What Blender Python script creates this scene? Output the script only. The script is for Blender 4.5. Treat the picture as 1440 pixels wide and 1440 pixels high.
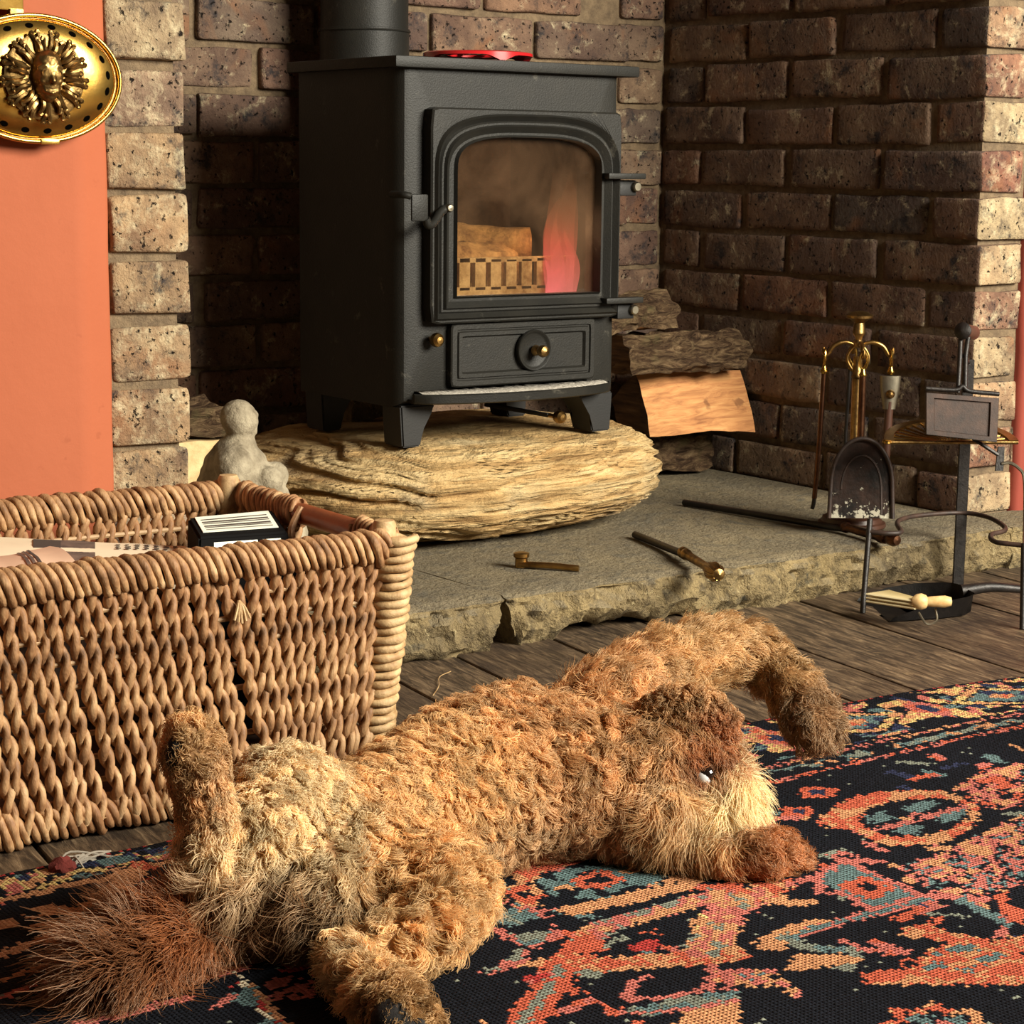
import bpy, bmesh, math, random
import numpy as np
from mathutils import Vector, Matrix, noise as mnoise

for o in list(bpy.data.objects): bpy.data.objects.remove(o)
scene = bpy.context.scene
COL = scene.collection
PI = math.pi
random.seed(7); RNG = np.random.default_rng(7)

# ---------------------------------------------------------------- camera
F_PX, PITCH, YAW, ROLL = 2879.17, .16770, .63540, .01130
CAM = np.array([-2.5556, -2.2171, .6273])
FW = np.array([math.sin(YAW)*math.cos(PITCH), math.cos(YAW)*math.cos(PITCH), -math.sin(PITCH)])
RT0 = np.array([math.cos(YAW), -math.sin(YAW), 0.]); UP0 = np.cross(RT0, FW)
RT = math.cos(ROLL)*RT0 + math.sin(ROLL)*UP0; UP = -math.sin(ROLL)*RT0 + math.cos(ROLL)*UP0
cd = bpy.data.cameras.new('camera'); cam = bpy.data.objects.new('camera', cd); COL.objects.link(cam)
cd.sensor_width = 36; cd.lens = 36*F_PX/1440; cd.clip_start = .05
cam.matrix_world = Matrix(((RT[0], UP[0], -FW[0], CAM[0]), (RT[1], UP[1], -FW[1], CAM[1]), (RT[2], UP[2], -FW[2], CAM[2]), (0, 0, 0, 1)))
scene.camera = cam
def ray(px, py): return FW + RT*(px-720)/F_PX - UP*(py-720)/F_PX
def onz(px, py, z): d = ray(px, py); return CAM + d*(z-CAM[2])/d[2]
def ony(px, py, y): d = ray(px, py); return CAM + d*(y-CAM[1])/d[1]
def onx(px, py, x): d = ray(px, py); return CAM + d*(x-CAM[0])/d[0]
def atd(px, py, depth): return CAM + ray(px, py)*depth

# ---------------------------------------------------------------- light
vs = scene.view_settings
vs.view_transform = 'Standard'; vs.look = 'None'; vs.gamma = 1; vs.use_curve_mapping = False; vs.exposure = 0.0
w = bpy.data.worlds.new('room_ambience'); scene.world = w; w.use_nodes = True
bg = w.node_tree.nodes['Background']; bg.inputs[0].default_value = (1, .88, .70, 1); bg.inputs[1].default_value = .052
def area(name, loc, target, size, sizey, power, col):
    l = bpy.data.lights.new(name, 'AREA'); l.shape = 'RECTANGLE'; l.size = size; l.size_y = sizey; l.energy = power; l.color = col
    o = bpy.data.objects.new(name, l); COL.objects.link(o); o.location = loc
    o.rotation_euler = (Vector(target)-Vector(loc)).to_track_quat('-Z', 'Y').to_euler()
    return o
area('window_light', (.12, -3.0, 1.72), (-.7, 0, .25), 1.7, 1.2, 350, (1, .94, .80))

# ---------------------------------------------------------------- node helpers
class NT:
    def __init__(s, name):
        s.m = bpy.data.materials.new(name); s.m.use_nodes = True; s.t = s.m.node_tree
        s.b = s.t.nodes['Principled BSDF']; s.out = s.t.nodes['Material Output']
        s.tc = s.t.nodes.new('ShaderNodeTexCoord')
    def n(s, typ, **kw):
        nd = s.t.nodes.new(typ)
        for k, v in kw.items(): setattr(nd, k, v)
        return nd
    def l(s, a, b): s.t.links.new(a, b)
    def set(s, nd, **kw):
        for k, v in kw.items():
            k = k.replace('_', ' ')
            if hasattr(v, 'links') or isinstance(v, bpy.types.NodeSocket): s.l(v, nd.inputs[k])
            else: nd.inputs[k].default_value = v
        return nd
    def coord(s, scale=(1, 1, 1), rand=True, kind='Object', loc=(0, 0, 0)):
        mp = s.n('ShaderNodeMapping'); mp.inputs['Scale'].default_value = scale; mp.inputs['Location'].default_value = loc
        src = s.tc.outputs[kind]
        if rand:
            oi = s.oi(); mul = s.n('ShaderNodeMath', operation='MULTIPLY'); s.l(oi.outputs['Random'], mul.inputs[0]); mul.inputs[1].default_value = 37.
            add = s.n('ShaderNodeVectorMath', operation='ADD'); s.l(src, add.inputs[0]); s.l(mul.outputs[0], add.inputs[1]); src = add.outputs[0]
        s.l(src, mp.inputs[0]); return mp.outputs[0]
    def oi(s):
        if not hasattr(s, '_oi'): s._oi = s.n('ShaderNodeObjectInfo')
        return s._oi
    def noise(s, co, scale, detail=4, rough=.6, dist=0, out='Fac'):
        nd = s.n('ShaderNodeTexNoise'); s.l(co, nd.inputs['Vector'])
        nd.inputs['Scale'].default_value = scale; nd.inputs['Detail'].default_value = detail
        nd.inputs['Roughness'].default_value = rough; nd.inputs['Distortion'].default_value = dist
        return nd.outputs[out]
    def voro(s, co, scale, feature='F1', out='Distance', rnd=1):
        nd = s.n('ShaderNodeTexVoronoi', feature=feature); s.l(co, nd.inputs['Vector']); nd.inputs['Scale'].default_value = scale
        nd.inputs['Randomness'].default_value = rnd
        return nd.outputs[out]
    def ramp(s, fac, stops, interp='LINEAR'):
        nd = s.n('ShaderNodeValToRGB'); nd.color_ramp.interpolation = interp; e = nd.color_ramp.elements
        while len(e) < len(stops): e.new(.5)
        for el, (p, c) in zip(e, stops):
            el.position = p; el.color = (*c, 1) if not isinstance(c, (int, float)) else (c, c, c, 1)
        s.l(fac, nd.inputs[0]); return nd.outputs[0]
    def mix(s, fac, a, b, mode='MIX'):
        nd = s.n('ShaderNodeMix', data_type='RGBA', blend_type=mode)
        for sock, v in ((nd.inputs[0], fac), (nd.inputs[6], a), (nd.inputs[7], b)):
            if isinstance(v, bpy.types.NodeSocket): s.l(v, sock)
            elif isinstance(v, (int, float)): sock.default_value = v
            else: sock.default_value = (*v[:3], 1)
        return nd.outputs[2]
    def math(s, op, a, b=0.):
        nd = s.n('ShaderNodeMath', operation=op)
        for sock, v in ((nd.inputs[0], a), (nd.inputs[1], b)):
            if isinstance(v, bpy.types.NodeSocket): s.l(v, sock)
            else: sock.default_value = v
        return nd.outputs[0]
    def bump(s, h, strength=.5, dist=.01, prev=None):
        nd = s.n('ShaderNodeBump'); s.l(h, nd.inputs['Height']); nd.inputs['Strength'].default_value = strength; nd.inputs['Distance'].default_value = dist
        if prev is not None: s.l(prev, nd.inputs['Normal'])
        return nd.outputs[0]
    def fin(s, col=None, rough=None, metal=None, normal=None, **kw):
        b = s.b
        for k, v in (('Base Color', col), ('Roughness', rough), ('Metallic', metal), ('Normal', normal)):
            if v is None: continue
            if isinstance(v, bpy.types.NodeSocket): s.l(v, b.inputs[k])
            elif k == 'Base Color': b.inputs[k].default_value = (*v, 1)
            else: b.inputs[k].default_value = v
        for k, v in kw.items():
            k = k.replace('_', ' ')
            if isinstance(v, bpy.types.NodeSocket): s.l(v, b.inputs[k])
            else: b.inputs[k].default_value = v
        return s.m
def srgb(r, g, b): return tuple((c/255/12.92 if c/255 <= .04045 else ((c/255+.055)/1.055)**2.4) for c in (r, g, b))

# ---------------------------------------------------------------- materials
M = {}
def brick_mat(name, pal, lime=.5, bumps=1.):
    t = NT(name); co = t.coord((1, 1, 1)); oi = t.oi()
    base = t.ramp(oi.outputs['Random'], pal)
    n1 = t.noise(co, 14, 5, .65)
    n2 = t.noise(co, 55, 6, .7)
    c = t.mix(t.ramp(n1, [(.38, 0.), (.62, 1.)]), base, t.mix(.65, base, srgb(72, 54, 50)))
    c = t.mix(t.ramp(t.noise(co, 9, 3, .5, .6), [(.58, 0.), (.70, .6)]), c, srgb(140, 96, 66))
    c = t.mix(t.ramp(t.noise(co, 24, 6, .75), [(.53, 0.), (.66, .92)]), c, srgb(50, 48, 50))
    lm = t.math('MULTIPLY', t.ramp(t.noise(co, 32, 6, .75, .3), [(.60-.16*lime, 0.), (.72-.08*lime, .85)]), t.ramp(n2, [(.35, .25), (.6, 1.)]))
    c = t.mix(lm, c, srgb(205, 190, 155))
    pit = t.ramp(t.noise(co, 120, 3, .6), [(.62, 0.), (.70, 1.)])
    c = t.mix(pit, c, srgb(30, 24, 20))
    h = t.math('ADD', t.math('MULTIPLY', n2, .6), t.math('MULTIPLY', t.noise(co, 180, 4, .7), .35))
    h = t.math('SUBTRACT', h, t.math('MULTIPLY', pit, .5))
    nrm = t.bump(h, 1.*bumps, .010)
    M[name] = t.fin(c, .93, 0, nrm, Specular_IOR_Level=.15)
brick_mat('brick_dark', [(0, srgb(110, 92, 78)), (.25, srgb(140, 114, 92)), (.5, srgb(124, 96, 80)), (.7, srgb(98, 88, 80)), (.88, srgb(150, 124, 98)), (1, srgb(130, 88, 70))], .30)
brick_mat('brick_pale', [(0, srgb(158, 140, 112)), (.3, srgb(172, 140, 104)), (.55, srgb(150, 128, 100)), (.8, srgb(186, 132, 84)), (1, srgb(146, 130, 112))], .75)
brick_mat('brick_pier', [(0, srgb(150, 106, 84)), (.25, srgb(168, 132, 102)), (.45, srgb(190, 170, 132)), (.6, srgb(136, 92, 76)), (.8, srgb(182, 154, 118)), (1, srgb(150, 100, 80))], .7)

def simple(name, col, rough=.6, metal=0, nscale=0, namt=.25, bump=0, bscale=80, col2=None, **kw):
    t = NT(name); co = t.coord((1, 1, 1), rand=False); c = col; nrm = None
    if nscale: c = t.mix(t.ramp(t.noise(co, nscale, 5, .65), [(.35, 0.), (.68, 1.)]), col, col2 or tuple(x*(1-namt) for x in col))
    if bump: nrm = t.bump(t.noise(co, bscale, 5, .65), bump, .004)
    M[name] = t.fin(c, rough, metal, nrm, **kw); return M[name]
simple('mortar', srgb(128, 108, 82), .95, 0, 60, .3, .9, 220, col2=srgb(92, 76, 58))
t = NT('plaster'); co = t.coord(rand=False)
c = t.mix(t.ramp(t.noise(co, 3, 4, .6), [(.3, 0.), (.7, 1.)]), srgb(164, 90, 60), srgb(155, 82, 53))
c = t.mix(t.ramp(t.noise(co, 60, 3, .5), [(.68, 0.), (.74, .35)]), c, srgb(140, 72, 46))
M['plaster'] = t.fin(c, .75, 0, t.bump(t.noise(co, 25, 5, .6), .12, .01), Specular_IOR_Level=.25)
simple('plaster_red', srgb(140, 58, 42), .8, 0, 8, .12, .15, 40)

# weathered floor boards: grain along local Y
t = NT('floorboard'); co = t.coord((9, 1.1, 9)); co1 = t.coord((1, 1, 1))
g = t.noise(co, 14, 7, .68, .8); g2 = t.noise(co1, 7, 5, .7)
c = t.ramp(g, [(.30, srgb(22, 17, 14)), (.44, srgb(66, 54, 42)), (.56, srgb(104, 86, 66)), (.70, srgb(148, 126, 98))])
c = t.mix(t.ramp(g2, [(.5, 0.), (.68, .85)]), c, srgb(38, 30, 24))
c = t.mix(t.ramp(t.noise(co1, 30, 4, .7), [(.62, 0.), (.75, .5)]), c, srgb(168, 142, 104))
c = t.mix(t.math('MULTIPLY', t.oi().outputs['Random'], .45), c, srgb(58, 44, 34))
M['floorboard'] = t.fin(c, t.ramp(g2, [(.3, .42), (.7, .7)]), 0, t.bump(g, .5, .004), Specular_IOR_Level=.35)

# hearth stone
t = NT('hearth_stone'); co = t.coord(rand=False)
n1 = t.noise(co, 5, 6, .65); n2 = t.noise(co, 38, 6, .72)
c = t.ramp(n1, [(.3, srgb(98, 86, 66)), (.5, srgb(138, 120, 86)), (.7, srgb(172, 150, 106))])
c = t.mix(t.ramp(n2, [(.50, 0.), (.66, .85)]), c, srgb(70, 60, 46))
c = t.mix(t.ramp(t.noise(co, 90, 4, .7), [(.6, 0.), (.72, .7)]), c, srgb(202, 184, 140))
c = t.mix(t.ramp(t.noise(co, 9, 5, .7, 1.), [(.57, 0.), (.68, .8)]), c, srgb(74, 72, 64))
sep = t.n('ShaderNodeSeparateXYZ'); geo = t.n('ShaderNodeNewGeometry'); t.l(geo.outputs['Normal'], sep.inputs[0])
upf = t.ramp(sep.outputs[2], [(.55, 0.), (.9, 1.)])   # upward faces are mixed towards grey, unlike the broken edge
c = t.mix(t.math('MULTIPLY', upf, .5), c, srgb(126, 120, 106))
M['hearth_stone'] = t.fin(c, .86, 0, t.bump(t.math('ADD', n2, t.math('MULTIPLY', t.noise(co, 140, 4, .7), .6)), 1., .014), Specular_IOR_Level=.25)

# layered sandstone boulder
t = NT('sandstone'); co = t.coord((1.2, 1.2, 16), rand=False); co1 = t.coord(rand=False)
s1 = t.noise(co, 5, 6, .6, .35); s2 = t.noise(co1, 30, 6, .7)
c = t.ramp(s1, [(.26, srgb(72, 54, 34)), (.35, srgb(144, 112, 72)), (.47, srgb(188, 154, 104)), (.62, srgb(212, 184, 134)), (.8, srgb(168, 134, 90))])
c = t.mix(t.ramp(s2, [(.55, 0.), (.72, .5)]), c, srgb(142, 112, 74))
c = t.mix(t.ramp(t.noise(co1, 6, 4, .6), [(.55, 0.), (.7, .5)]), c, srgb(184, 172, 142))
c = t.mix(t.ramp(t.noise(co1, 9, 5, .7), [(.62, 0.), (.7, .55)]), c, srgb(110, 88, 70))
M['sandstone'] = t.fin(c, .92, 0, t.bump(t.math('ADD', t.math('MULTIPLY', s1, 1.4), t.math('MULTIPLY', s2, .6)), 1., .022), Specular_IOR_Level=.15)
simple('statue_stone', srgb(166, 154, 130), .9, 0, 38, .3, .8, 160, col2=srgb(112, 100, 80))

# cast iron, painted black, dusty
t = NT('stove_iron'); co = t.coord(rand=False)
c = t.mix(t.ramp(t.noise(co, 9, 5, .7), [(.45, 0.), (.75, .55)]), srgb(29, 28, 25), srgb(46, 43, 37))
c = t.mix(t.ramp(t.noise(co, 22, 6, .75, .4), [(.62, 0.), (.78, .35)]), c, srgb(140, 134, 120))
M['stove_iron'] = t.fin(c, .5, 0, t.bump(t.noise(co, 420, 3, .6), .25, .002), Specular_IOR_Level=.26)
simple('stove_dark', srgb(17, 16, 15), .6, 0, 30, .4, .1, 300)
simple('black_iron', srgb(24, 21, 20), .45, .3, 60, .3, .2, 200, col2=srgb(44, 38, 34))
simple('rusty_iron', srgb(40, 31, 27), .55, .2, 40, .3, .1, 400, col2=srgb(70, 50, 40))
simple('brass', srgb(206, 166, 86), .24, 1, 12, .3, .05, 60, col2=srgb(176, 130, 58))
simple('brass_old', srgb(168, 134, 82), .36, 1, 60, .5, .2, 150, col2=srgb(96, 74, 44))
simple('brass_dull', srgb(178, 140, 80), .34, 1, 30, .3, .1, 90, col2=srgb(104, 78, 44))
simple('copper_dark', srgb(112, 78, 56), .35, 1, 30, .3, .1, 90, col2=srgb(60, 38, 30))
simple('steel_grey', srgb(150, 142, 124), .4, 1, 40, .3, .1, 120)
simple('red_enamel', srgb(190, 30, 34), .25, 0, 0, Coat_Weight=.4)
simple('dark_hole', srgb(5, 4, 3), 1., Specular_IOR_Level=0.)
simple('ash', srgb(204, 196, 182), 1, 0, 160, .4, 1., 300, col2=srgb(120, 112, 102))
simple('log_split', srgb(206, 142, 82), .8, 0, 0)
t = NT('log_split'); co = t.coord((2, 14, 14)); co1 = t.coord()
g = t.noise(co, 6, 6, .65, .6)
c = t.ramp(g, [(.3, srgb(140, 88, 50)), (.5, srgb(188, 130, 78)), (.7, srgb(210, 158, 100))])
c = t.mix(t.ramp(t.noise(co1, 22, 3, .5), [(.68, 0.), (.73, .7)]), c, srgb(110, 66, 36))
M['log_split'] = t.fin(c, .8, 0, t.bump(g, .5, .006))
t = NT('log_end'); co = t.coord((6, 1, 10)); g = t.noise(co, 12, 5, .6)
M['log_end'] = t.fin(t.ramp(g, [(.3, srgb(60, 42, 28)), (.55, srgb(104, 78, 52)), (.75, srgb(136, 106, 74))]), .85, 0, t.bump(g, .6, .006))
t = NT('log_bark'); co = t.coord((3, 10, 10)); co1 = t.coord()
g = t.noise(co, 7, 7, .75, 1.2)
c = t.ramp(g, [(.3, srgb(26, 19, 14)), (.46, srgb(82, 62, 46)), (.6, srgb(132, 108, 80)), (.75, srgb(172, 148, 114))])
c = t.mix(t.ramp(t.noise(co1, 18, 4, .6), [(.58, 0.), (.70, .5)]), c, srgb(112, 104, 70))
M['log_bark'] = t.fin(c, .95, 0, t.bump(g, 1., .02), Specular_IOR_Level=.1)
simple('log_pale', srgb(214, 186, 136), .8, 0, 40, .2, .4, 90, col2=srgb(180, 146, 98))
simple('char_wood', srgb(150, 116, 78), .9, 0, 28, .5, .6, 60, col2=srgb(84, 60, 40))
simple('burning_wood', srgb(206, 164, 108), .9, 0, 34, .5, .8, 70, col2=srgb(110, 76, 46))
simple('firebrick', srgb(96, 78, 60), .95, 0, 20, .5, .5, 90, col2=srgb(44, 34, 28))
simple('fence_ash', srgb(214, 184, 136), .95, 0, 40, .4, .6, 120, col2=srgb(140, 106, 68))

# seagrass
t = NT('seagrass'); co = t.coord((1, 1, 1), rand=False)
c = t.ramp(t.noise(co, 38, 4, .6), [(.28, srgb(92, 64, 40)), (.45, srgb(142, 104, 70)), (.58, srgb(176, 138, 98)), (.75, srgb(206, 172, 130))])
c = t.mix(t.ramp(t.noise(co, 9, 3, .5), [(.5, 0.), (.7, .35)]), c, srgb(138, 90, 58))
M['seagrass'] = t.fin(c, .6, 0, t.bump(t.noise(t.coord((1, 1, .25), rand=False), 500, 2, .5), .35, .002), Specular_IOR_Level=.3)
simple('seagrass_pale', srgb(200, 168, 122), .6, 0, 60, .25, .3, 300, col2=srgb(150, 114, 72))
simple('basket_core', srgb(70, 46, 30), .8, 0, 30, .4, .3, 100)
simple('reed', srgb(176, 142, 102), .6, 0, 40, .3, .2, 200)
simple('dowel_wood', srgb(150, 84, 48), .45, 0, 25, .3, .1, 100, col2=srgb(120, 62, 34))
simple('newsprint', srgb(226, 190, 160), .9, 0, 20, .08)
simple('newsprint_white', srgb(226, 208, 178), .9, 0, 20, .08)
simple('ink', srgb(62, 50, 44), .9)
simple('photo_print', srgb(112, 92, 80), .8, 0, 60, .5, col2=srgb(64, 52, 48))
simple('box_black', srgb(15, 14, 14), .85, Specular_IOR_Level=.08)
simple('label_white', srgb(232, 230, 212), .6)
simple('wood_pale', srgb(226, 196, 140), .5, 0, 50, .15, .1, 90, col2=srgb(196, 150, 92))
simple('bristle', srgb(240, 226, 180), .8)
simple('wood_red', srgb(78, 50, 38), .4, 0, 30, .3)
simple('grey_fluff', srgb(160, 150, 136), 1)
simple('red_wool', srgb(112, 40, 32), .95, 0, 90, .3, .5, 200)
simple('dog_skin', srgb(150, 112, 74), .9)
simple('paw_pad', srgb(22, 17, 15), .9, 0, 90, .3, .4, 200)
simple('nose_black', srgb(16, 13, 13), .3)
simple('eye_white', srgb(206, 206, 206), .2, Coat_Weight=.6)
simple('eye_dark', srgb(24, 14, 10), .1, Coat_Weight=1.)

# ---------------------------------------------------------------- mesh helpers
def tag(o, label=None, cat=None, group=None, kind=None):
    for k, v in (('label', label), ('category', cat), ('group', group), ('kind', kind)):
        if v: o[k] = v
    return o
def adopt(o, parent):
    if parent is not None:
        o.parent = parent
        l = parent.location.copy(); p = parent.parent
        m = Matrix.Translation(-l) if parent.type == 'EMPTY' else Matrix.Identity(4)
        o.matrix_parent_inverse = m
    return o
def thing(name, loc, label, cat, group=None):
    o = bpy.data.objects.new(name, None); o.empty_display_size = .05; COL.objects.link(o); o.location = Vector([float(x) for x in loc])
    return tag(o, label, cat, group)
def mesh(name, V, Fc, mat, parent=None, smooth=True, autosmooth=None):
    me = bpy.data.meshes.new(name); me.from_pydata([tuple(map(float, v)) for v in V], [], [tuple(int(i) for i in f) for f in Fc]); me.update()
    return link(name, me, mat, parent, smooth, autosmooth)
def link(name, me, mat, parent=None, smooth=True, autosmooth=None):
    if isinstance(mat, str): mat = M[mat]
    if mat is not None and not me.materials: me.materials.append(mat)
    if smooth: me.polygons.foreach_set('use_smooth', [True]*len(me.polygons))
    if autosmooth is not None: me.set_sharp_from_angle(angle=math.radians(autosmooth))
    o = bpy.data.objects.new(name, me); COL.objects.link(o); adopt(o, parent); return o
def frombm(name, bm, mat, parent=None, smooth=True, autosmooth=40):
    bmesh.ops.recalc_face_normals(bm, faces=bm.faces)
    me = bpy.data.meshes.new(name); bm.to_mesh(me); bm.free()
    return link(name, me, mat, parent, smooth, autosmooth if smooth else None)
def gridmesh_arrays(P, closed_u=False, closed_v=False):
    """P: (nu,nv,3) -> verts, quads"""
    nu, nv = P.shape[:2]; idx = np.arange(nu*nv).reshape(nu, nv); Q = []
    a = idx if closed_u else idx[:-1]; b = np.roll(idx, -1, 0) if closed_u else idx[1:]
    if closed_v: q = np.stack([a, b, np.roll(b, -1, 1), np.roll(a, -1, 1)], -1)
    else: q = np.stack([a[:, :-1], b[:, :-1], b[:, 1:], a[:, 1:]], -1)
    return P.reshape(-1, 3), q.reshape(-1, 4)
def fastmesh(name, V, Q, mat, parent=None, smooth=True):
    V = np.ascontiguousarray(V, np.float32); Q = np.ascontiguousarray(Q, np.int32)
    me = bpy.data.meshes.new(name); me.vertices.add(len(V)); me.vertices.foreach_set('co', V.ravel())
    k = Q.shape[1]; me.loops.add(Q.size); me.loops.foreach_set('vertex_index', Q.ravel())
    me.polygons.add(len(Q)); me.polygons.foreach_set('loop_start', np.arange(0, Q.size, k, dtype=np.int32))
    try: me.polygons.foreach_set('loop_total', np.full(len(Q), k, np.int32))
    except Exception: pass
    me.update(calc_edges=True); me.validate()
    return link(name, me, mat, parent, smooth)
def box_bm(bm, lo, hi, bevel=0, seg=2, rot=None):
    r = bmesh.ops.create_cube(bm, size=1); vs_ = r['verts']
    lo = Vector(lo); hi = Vector(hi); c = (lo+hi)/2; s = hi-lo
    for v in vs_: v.co = Vector((v.co.x*s.x, v.co.y*s.y, v.co.z*s.z))
    if bevel:
        es = list({e for v in vs_ for e in v.link_edges})
        rr = bmesh.ops.bevel(bm, geom=es, offset=bevel, segments=seg, profile=.6, affect='EDGES'); vs_ = list({v for f in rr['faces'] for v in f.verts} | {v for v in vs_ if v.is_valid})
    for v in vs_: v.co = (rot @ v.co if rot else v.co) + c
    return vs_
def box(name, lo, hi, mat, parent=None, bevel=.002, rot=None, seg=2):
    bm = bmesh.new(); box_bm(bm, lo, hi, bevel, seg, rot); return frombm(name, bm, mat, parent)
def tube_arr(path, rad, sides=8, closed=False, cap=True):
    P = np.asarray(path, float); n = len(P); rad = np.broadcast_to(np.asarray(rad, float), (n,))
    T = np.gradient(P, axis=0) if not closed else np.roll(P, -1, 0)-np.roll(P, 1, 0)
    T /= np.linalg.norm(T, axis=1)[:, None]+1e-12
    up = np.array([0, 0, 1.]) if abs(T[0][2]) < .9 else np.array([1., 0, 0])
    A = np.zeros_like(P); B = np.zeros_like(P); a = np.cross(up, T[0]); a /= np.linalg.norm(a)
    for i in range(n):
        a = a-T[i]*(a@T[i]); a /= np.linalg.norm(a)+1e-12; A[i] = a; B[i] = np.cross(T[i], a)
    th = np.linspace(0, 2*PI, sides, endpoint=False)
    G = P[:, None]+rad[:, None, None]*(np.cos(th)[None, :, None]*A[:, None]+np.sin(th)[None, :, None]*B[:, None])
    V, Q = gridmesh_arrays(G, closed, True); Fl = [tuple(q) for q in Q]
    if cap and not closed:
        Fl.append(tuple(range(sides-1, -1, -1))); Fl.append(tuple((n-1)*sides+k for k in range(sides)))
    return V, Fl
def tube(name, path, rad, mat, parent=None, sides=8, closed=False):
    V, Fl = tube_arr(path, rad, sides, closed); return mesh(name, V, Fl, mat, parent, True, 50)
def tubes(name, paths, rad, mat, parent=None, sides=6):
    VV = []; FF = []; o = 0
    for i, p in enumerate(paths):
        V, Fl = tube_arr(p, rad[i] if isinstance(rad, list) else rad, sides); VV.append(V); FF += [tuple(k+o for k in f) for f in Fl]; o += len(V)
    return mesh(name, np.concatenate(VV), FF, mat, parent, True, 60)
def lathe(name, prof, loc, mat, parent=None, seg=24, axis=(0, 0, 1)):
    """prof: list of (r, h) along axis"""
    th = np.linspace(0, 2*PI, seg, endpoint=False); pr = np.array(prof, float)
    G = np.stack([pr[:, 0:1]*np.cos(th), pr[:, 0:1]*np.sin(th), np.repeat(pr[:, 1:2], seg, 1)], -1)
    V, Q = gridmesh_arrays(G, False, True); Fl = [tuple(q) for q in Q]+[tuple(range(seg-1, -1, -1)), tuple((len(pr)-1)*seg+k for k in range(seg))]
    q = Vector((0, 0, 1)).rotation_difference(Vector(axis).normalized()).to_matrix()
    V = V@np.array(q).T+np.array(loc, float)
    return mesh(name, V, Fl, mat, parent, True, 35)
def smoothpath(pts, n=40, closed=False):
    P = np.array(pts, float); m = len(P); out = []
    for i in range(m if closed else m-1):
        p0 = P[(i-1) % m] if closed or i > 0 else 2*P[0]-P[1]; p1 = P[i]; p2 = P[(i+1) % m]; p3 = P[(i+2) % m] if closed or i+2 < m else 2*P[-1]-P[-2]
        k = max(2, n//(m if closed else m-1))
        for t_ in np.linspace(0, 1, k, endpoint=False):
            out.append(.5*((2*p1)+(-p0+p2)*t_+(2*p0-5*p1+4*p2-p3)*t_**2+(-p0+3*p1-3*p2+p3)*t_**3))
    if not closed: out.append(P[-1])
    return np.array(out)
def vnoise(P, scale, seed=0, octv=3):
    """cheap smooth noise for point arrays (sum of warped sines + value hash)"""
    out = np.zeros(len(P))
    for i, p in enumerate(P): out[i] = mnoise.fractal(Vector((p[0]*scale+seed*7.3, p[1]*scale+seed*3.1, p[2]*scale-seed*5.7)), .6, 2., octv)
    return out
def blob(name, balls, voxel, smooth_it, mat, parent=None, post=None, smooth_f=.5):
    """union of spheres / tapered capsules as one continuous skin. balls: list of lists of (pos, r)"""
    bm = bmesh.new()
    for chain in balls:
        for i, (p, r) in enumerate(chain):
            steps = 1
            if i+1 < len(chain):
                q, r2 = chain[i+1]; L = np.linalg.norm(np.array(q)-np.array(p)); steps = max(1, int(L/(.35*min(r, r2))))
                for k in range(steps):
                    a = k/steps; c_ = np.array(p)*(1-a)+np.array(q)*a; rr = r*(1-a)+r2*a
                    bmesh.ops.create_icosphere(bm, subdivisions=2, radius=rr, matrix=Matrix.Translation(Vector(c_)))
            else:
                bmesh.ops.create_icosphere(bm, subdivisions=2, radius=r, matrix=Matrix.Translation(Vector(np.array(p))))
    me = bpy.data.meshes.new(name+'_src'); bm.to_mesh(me); bm.free()
    o = bpy.data.objects.new(name+'_src', me); COL.objects.link(o)
    md = o.modifiers.new('r', 'REMESH'); md.mode = 'VOXEL'; md.voxel_size = voxel
    if smooth_it:
        ms = o.modifiers.new('s', 'SMOOTH'); ms.iterations = smooth_it; ms.factor = smooth_f
    dg = bpy.context.evaluated_depsgraph_get(); dg.update()
    m2 = bpy.data.meshes.new_from_object(o.evaluated_get(dg)); m2.name = name
    bpy.data.objects.remove(o); bpy.data.meshes.remove(me); m2.materials.clear()
    if post:
        co = np.zeros(len(m2.vertices)*3, np.float32); m2.vertices.foreach_get('co', co); co = post(co.reshape(-1, 3).astype(float)); m2.vertices.foreach_set('co', co.astype(np.float32).ravel()); m2.update()
    return link(name, m2, mat, parent, True)
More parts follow.
